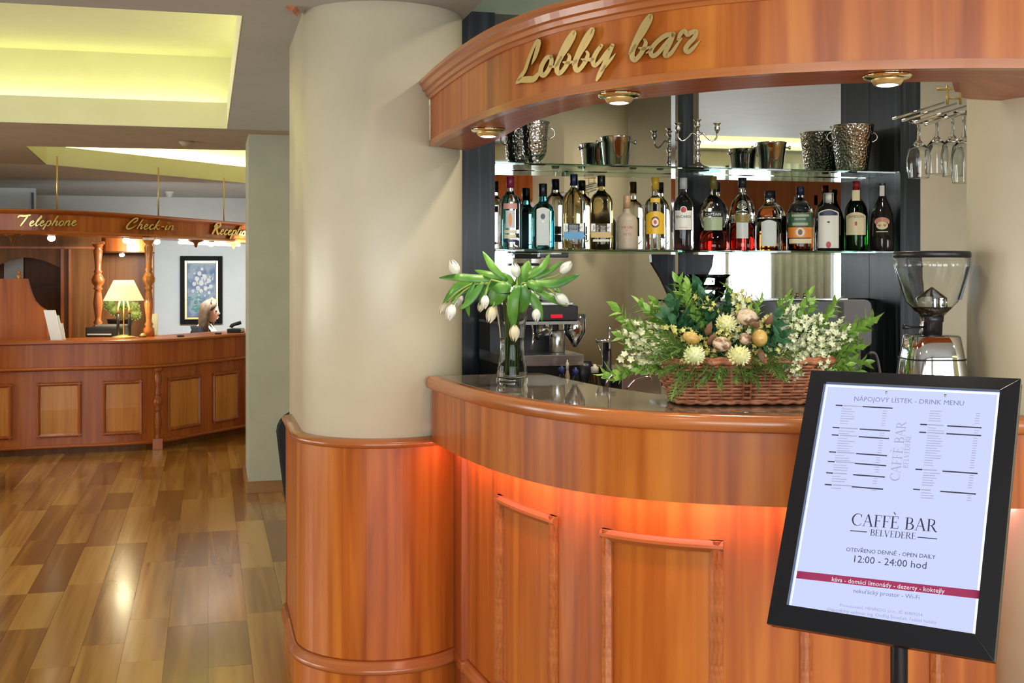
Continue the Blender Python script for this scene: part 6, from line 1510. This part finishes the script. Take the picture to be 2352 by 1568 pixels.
MB().tube(spline([(pp.x-0.05, pp.y-0.03, 1.05), (pp.x-0.03, pp.y-0.03, 1.075), (pp.x+0.05, pp.y-0.03, 1.10)], 0.01), 0.018, 8).build('handset', M['black'], t)

# ------------------------------------------------------------------ framed flower painting
PZ = 15.25
q = atY(462, 665, RY1-0.05); YP = RY1-0.05
ptg = thing('framed_painting', (q.x, YP, q.z), 'tall painting of white flowers in a black and gold frame', 'painting')
fx = lambda x: atY(x, 665, YP).x
fz = lambda y: atY(462, y, YP).z
def ring(a, b_, c, d, t, y0, y1): return MB().box(a, a+t, y0, y1, d, c).box(b_-t, b_, y0, y1, d, c).box(a+t, b_-t, y0, y1, c-t, c).box(a+t, b_-t, y0, y1, d, d+t)
ring(fx(414), fx(511), fz(588), fz(744), 0.055, YP-0.03, YP+0.05).build('outer_frame', plain('matt_black_frame', (0.006, 0.006, 0.006), 0.6, spec=0.12), ptg, bevel=0.006)
ring(fx(424), fx(501), fz(599), fz(733), 0.030, YP-0.02, YP+0.05).build('gold_slip', M['brass'], ptg, bevel=0.004)
canv, nt, b = new_mat('painted_canvas'); mp = mapping(nt, 'Object', (1, 1, 1))
nz = nt.nodes.new('ShaderNodeTexNoise'); nz.inputs['Scale'].default_value = 7; nz.inputs['Detail'].default_value = 4; nt.links.new(mp.outputs[0], nz.inputs['Vector'])
r = ramp(nt, nz.outputs[0], [(0.30, (0.07, 0.22, 0.27)), (0.44, (0.16, 0.24, 0.42)), (0.56, (0.36, 0.44, 0.54)), (0.70, (0.20, 0.40, 0.40))]); nt.links.new(r.outputs[0], b.inputs['Base Color']); b.inputs['Roughness'].default_value = 0.6
MB().box(fx(431), fx(494), YP, YP+0.04, fz(727), fz(606)).build('canvas', canv, ptg)
m_ = MB(); rng = random.Random(5)
dab = speckled('white_paint_dabs', (0.62, 0.70, 0.74), (0.86, 0.88, 0.86), 30, 0.6)
for (x, y, r_) in [(462+rng.gauss(0, 13), 645+rng.gauss(0, 15), rng.uniform(1.6, 4)) for _ in range(40)] + list(((464, 618, 5), (458, 628, 8), (470, 636, 9), (452, 640, 8), (480, 644, 8), (462, 650, 9), (446, 652, 7), (484, 658, 7), (455, 662, 8), (472, 662, 8), (462, 668, 7), (443, 668, 6), (480, 672, 6), (456, 688, 3))):
    if not (434 < x < 491 and 610 < y < 724): continue
    r_ *= 0.75
    m_.sphere((fx(x), YP-0.001, fz(y)), (r_*0.0057*0.9, 0.003, r_*0.0057), 10, 6)
m_.build('painted_blossoms', dab, ptg)
m_ = MB(); gp = speckled('teal_paint_dabs', (0.05, 0.28, 0.26), (0.16, 0.42, 0.40), 30, 0.6)
for k in range(26):
    m_.sphere((fx(434+58*rng.random()), YP-0.0005, fz(676+40*rng.random())), (0.014+0.016*rng.random(), 0.002, 0.008+0.008*rng.random()), 8, 5)
m_.build('painted_leaves', gp, ptg)

# ------------------------------------------------------------------ receptionist, seated, in profile to the right
PZ_ = 12.55
hp_ = atZ(483, 715, PZ_)                                    # middle of the head
rgt = CAMR.copy(); fwd = CAMF.copy(); upv = Vector((0, 0, 1))
fac = (rgt*0.97 + fwd*-0.10).normalized(); lat = Vector((-fac.y, fac.x, 0))   # facing right; lat away from the camera
if lat.dot(CAMF) < 0: lat = -lat
skin = plain('skin', (0.62, 0.36, 0.26), 0.55); hair = speckled('brown_blond_hair', (0.045, 0.026, 0.011), (0.13, 0.075, 0.032), 25, 0.6); jacket = plain('black_jacket', (0.006, 0.006, 0.008), 0.8, spec=0.15); shirt = plain('white_shirt', (0.78, 0.80, 0.80), 0.6)
per = thing('person', (hp_.x-fac.x*0.1, hp_.y-fac.y*0.1, 0.0), 'receptionist with long brown hair in a dark jacket, seated and looking down', 'person')
def hpnt(f, l, z): return hp_ + fac*f + lat*l + upv*z
def skin_body(name, verts, edges, radii, mat, parent, root=0, sub=2):
    me = bpy.data.meshes.new(name); o0 = ORG[parent]
    me.from_pydata([tuple(Vector(v)-o0) for v in verts], edges, []); ob = bpy.data.objects.new(name, me); link(ob, parent)
    md = ob.modifiers.new('skin', 'SKIN'); md.use_smooth_shade = True
    for i, r in enumerate(radii): me.skin_vertices[0].data[i].radius = (r if hasattr(r, '__len__') else (r, r))
    me.skin_vertices[0].data[root].use_root = True
    sb_ = ob.modifiers.new('sub', 'SUBSURF'); sb_.levels = sub; sb_.render_levels = sub
    me.materials.append(mat); return ob
# one continuous body: pelvis, spine, neck, arms with fingers, legs
BVs = []; BE = []; BRd = []
def bv(f, l, z, r, prev=None):
    BVs.append(hpnt(f, l, z)); BRd.append(r)
    if prev is not None: BE.append((prev, len(BVs)-1))
    return len(BVs)-1
zf = -hp_.z                                                 # floor in head coordinates
pel = bv(-0.16, 0, -0.70, (0.15, 0.12)); sp1 = bv(-0.15, 0, -0.52, (0.125, 0.10), pel); sp2 = bv(-0.12, 0, -0.31, (0.145, 0.105), sp1); nb = bv(-0.075, 0, -0.165, (0.080, 0.060), sp2); nk_ = bv(-0.035, 0, -0.09, 0.047, nb)
for s in (-1, 1):
    sh = bv(-0.10, s*0.155, -0.205, 0.058, sp2); el = bv(0.02, s*0.20, -0.48, 0.043, sh); wr = bv(0.24, s*0.12, -0.475, 0.029, el); pa = bv(0.31, s*0.10, -0.485, 0.034, wr)
    for k, (dl, ln) in enumerate(((-0.030, 0.055), (-0.010, 0.070), (0.010, 0.064), (0.028, 0.048))):
        a = bv(0.335, s*0.10+dl, -0.490, 0.0095, pa); b_ = bv(0.345+ln*0.6, s*0.10+dl*1.1, -0.500, 0.0085, a); bv(0.345+ln, s*0.10+dl*1.1, -0.512, 0.0075, b_)
    a = bv(0.300, s*0.10-s*0.042, -0.492, 0.0105, pa); bv(0.335, s*0.10-s*0.056, -0.500, 0.009, a)
    hpj = bv(-0.10, s*0.095, -0.76, 0.088, pel); kn = bv(0.30, s*0.11, -0.755, 0.062, hpj); an = bv(0.28, s*0.11, zf+0.09, 0.040, kn); ft = bv(0.30, s*0.11, zf+0.045, 0.042, an); bv(0.43, s*0.115, zf+0.038, 0.034, ft)
skin_body('body', BVs, BE, BRd, skin, per)
# head with face
hm = MB(); nu, nv = 24, 18
P = []
for j in range(nv+1):
    t = math.pi*j/nv
    for i in range(nu):
        a = 2*math.pi*i/nu; x = math.sin(t)*math.cos(a); y = math.sin(t)*math.sin(a); z = math.cos(t)
        f = 0.094*x; l = 0.074*y; zz_ = 0.116*z
        if z < 0:                                            # jaw narrows, chin comes forward
            k = -z; l *= 1-0.42*k; f = f*(1-0.30*k) + 0.030*k
        if x > 0.55: f *= 0.95
        dn = math.exp(-((y/0.14)**2)-((z+0.18)/0.16)**2)*(x > 0)
        f += 0.026*dn                                        # nose
        f -= 0.010*math.exp(-(((abs(y)-0.42)/0.16)**2)-((z-0.05)/0.10)**2)*(x > 0)   # eye sockets
        f += 0.007*math.exp(-((y/0.25)**2)-((z+0.52)/0.08)**2)*(x > 0)               # lips
        f += 0.010*math.exp(-((y/0.22)**2)-((z+0.85)/0.12)**2)*(x > 0)               # chin
        P.append(hpnt(f*0.98+zz_*0.05, l, zz_))
hm.add(P, [(j*nu+i, j*nu+(i+1) % nu, (j+1)*nu+(i+1) % nu, (j+1)*nu+i) for j in range(nv) for i in range(nu)], smooth=True)
hd = hm.build('head', skin, per)
for s in (-1, 1):
    MB().sphere(hpnt(0.079, s*0.031, 0.006), (0.010, 0.010, 0.008), 10, 8).build('eye', plain('eye_dark', (0.05, 0.04, 0.035), 0.2), hd)
    MB().sphere(hpnt(-0.010, s*0.074, -0.012), (0.016, 0.012, 0.028), 10, 8).build('ear', skin, hd)
MB().sphere(hpnt(0.091, 0, -0.062), (0.006, 0.020, 0.007), 10, 6, Matrix.Rotation(math.atan2(fac.y, fac.x), 3, 'Z')).build('mouth', plain('lips', (0.50, 0.16, 0.14), 0.45), hd)
# hair: cap from the brow over the crown falling to the shoulders
hh = MB(); P = []; nu, nv = 26, 16
for j in range(nv+1):
    v = j/nv
    for i in range(nu+1):
        a = math.radians(74) + math.radians(212)*i/nu       # open towards the face
        ca, sa = math.cos(a), math.sin(a)
        if v < 0.45:
            t = v/0.45*math.pi/2; r_f, r_l = 0.108*math.sin(t), 0.088*math.sin(t); z = 0.128*math.cos(t)+0.004
            shift = 0.0 if v > 0.3 else 0.02*(1-v/0.3)
        else:
            w = (v-0.45)/0.55; r_f, r_l = 0.108+0.010*math.sin(w*3), 0.088+0.004*math.sin(w*4); z = 0.004-0.30*w; shift = -0.035*w
            r_f *= 1-0.22*w; r_l *= 1-0.10*w
        wav = 0.004*math.sin(a*9+v*6)
        P.append(hpnt((r_f+wav)*ca+shift, (r_l+wav)*sa, z))
hh.add(P, [(j*(nu+1)+i, j*(nu+1)+i+1, (j+1)*(nu+1)+i+1, (j+1)*(nu+1)+i) for j in range(nv) for i in range(nu)], smooth=True)
hh.build('hair', hair, per, solid=0.012)
MB().ribbon([hpnt(0.0, 0, 0.126), hpnt(0.055, -0.03, 0.104), hpnt(0.066, -0.058, 0.066), hpnt(0.035, -0.082, 0.01)], [0.030, 0.034, 0.026, 0.010], (fac*0.6-lat*0.8), 0.1).build('fringe', hair, per, solid=0.01)
# clothing
jv = [hpnt(-0.16, 0, -0.72), hpnt(-0.15, 0, -0.52), hpnt(-0.12, 0, -0.31), hpnt(-0.09, 0, -0.19)]; je = [(0, 1), (1, 2), (2, 3)]; jr = [(0.165, 0.135), (0.138, 0.115), (0.158, 0.120), (0.10, 0.075)]
for s in (-1, 1):
    n0 = len(jv); jv += [hpnt(-0.10, s*0.155, -0.205), hpnt(0.02, s*0.20, -0.48), hpnt(0.215, s*0.128, -0.476)]; je += [(2, n0), (n0, n0+1), (n0+1, n0+2)]; jr += [0.070, 0.055, 0.042]
skin_body('jacket', jv, je, jr, jacket, per)
m_ = MB()
for s in (-1, 1):
    m_.ribbon([hpnt(-0.02, s*0.048, -0.135), hpnt(0.030, s*0.040, -0.20), hpnt(0.052, s*0.020, -0.30), hpnt(0.030, 0.0, -0.40)], [0.022, 0.036, 0.034, 0.010], fac, 0.15)
m_.build('shirt_front', shirt, per, solid=0.006)
oc = hpnt(-0.14, 0, 0); 
ch = thing('office_chair', (oc.x, oc.y, 0), 'dark office chair under the receptionist', 'chair')
MB().obox(hpnt(-0.08, 0, -0.895), fac, lat, upv, 0.46, 0.46, 0.06).build('seat', M['black'], ch, bevel=0.02)
MB().obox(hpnt(-0.36, 0, -0.60), fac, lat, upv, 0.05, 0.40, 0.40).build('backrest', M['black'], ch, bevel=0.02)
MB().tube([hpnt(-0.33, 0, -0.45-0.4), hpnt(-0.36, 0, -0.7)], 0.02, 8).build('back_support', M['dark'], ch)
MB().tube([(oc.x, oc.y, 0.06), (oc.x, oc.y, hp_.z-0.92)], 0.025, 10).build('column', M['dark'], ch)
for k in range(5):
    a = 2*math.pi*k/5; MB().tube([(oc.x, oc.y, 0.075), (oc.x+0.25*math.cos(a), oc.y+0.25*math.sin(a), 0.05), (oc.x+0.27*math.cos(a), oc.y+0.27*math.sin(a), 0.02)], [0.022, 0.016, 0.02], 8).build('leg', M['dark'], ch)

# ------------------------------------------------------------------ black chair half hidden behind the column
CZ_ = 6.1
c0 = atZ(697, 0, CZ_); c0.z = 0
chair = thing('lounge_chair', c0, 'black leather chair half hidden behind the cream column', 'chair', rz=-TH)
uc = CZ_/F
hc = lambda y: H-(y-HY)*uc
bk_ = []
for i in range(13):
    a = math.pi*i/12; bk_.append((math.cos(a)*0.145, hc(990)+math.sin(a)*(hc(938)-hc(990))))
poly = [(-0.085, 0, 0.33), (-0.105, 0, 0.45), (-0.125, 0, 0.60)] + [(x, 0, z) for x, z in reversed(bk_)] + [(0.125, 0, 0.60), (0.105, 0, 0.45), (0.085, 0, 0.33)]
MB().extrude([Vector(p) for p in poly], (0, 0.05, 0)).build('backrest', M['leather'], chair, local=True, bevel=0.015)
MB().obox((0.11, 0.25, 0.40), (1,0,0), (0,1,0), (0,0,1), 0.36, 0.42, 0.08).build('seat', M['leather'], chair, local=True, bevel=0.025)
for (x, y) in ((-0.02, 0.05), (0.22, 0.05), (-0.02, 0.42), (0.22, 0.42)):
    MB().tube([(x, y, 0.0), (x*0.98, y, 0.40)], [0.013, 0.018], 8).build('leg', M['blackmetal'], chair, local=True)

# ------------------------------------------------------------------ added ceiling lamps out of view, put in to light the lounge and bar
def added_ceiling_lamp(x, y, z, power, colr, label):
    t = thing('added_ceiling_lamp', (x, y, z), label, 'ceiling light', 'added ceiling lights')
    MB().lathe([(0.09, -0.012), (0.11, -0.010), (0.12, 0.0), (0.08, 0.0)], (0,0,0), 24).build('ring', M['brass'], t, local=True)
    MB().lathe([(0, -0.006), (0.085, -0.006), (0.085, 0.0), (0, 0.0)], (0,0,0), 24).build('diffuser', M['lamp_on'], t, local=True)
    spot_light('added_lamp_beam', (x, y, z-0.03), power, colr, 150, 0.9, 0.09)
for (x, y, w) in ((-0.6, 1.2, 'left'), (1.2, 0.2, 'middle'), (3.2, 1.0, 'right')):
    added_ceiling_lamp(x, y, CEIL, 60, (1.0, 0.86, 0.62), 'added round lounge ceiling light, %s one of the three' % w)
added_ceiling_lamp(1.75, 3.9, CEIL, 75, (1.0, 0.88, 0.68), 'added round ceiling light above the bar')
added_ceiling_lamp(2.75, 4.0, CEIL, 60, (1.0, 0.88, 0.68), 'added round ceiling light above the right end of the bar')
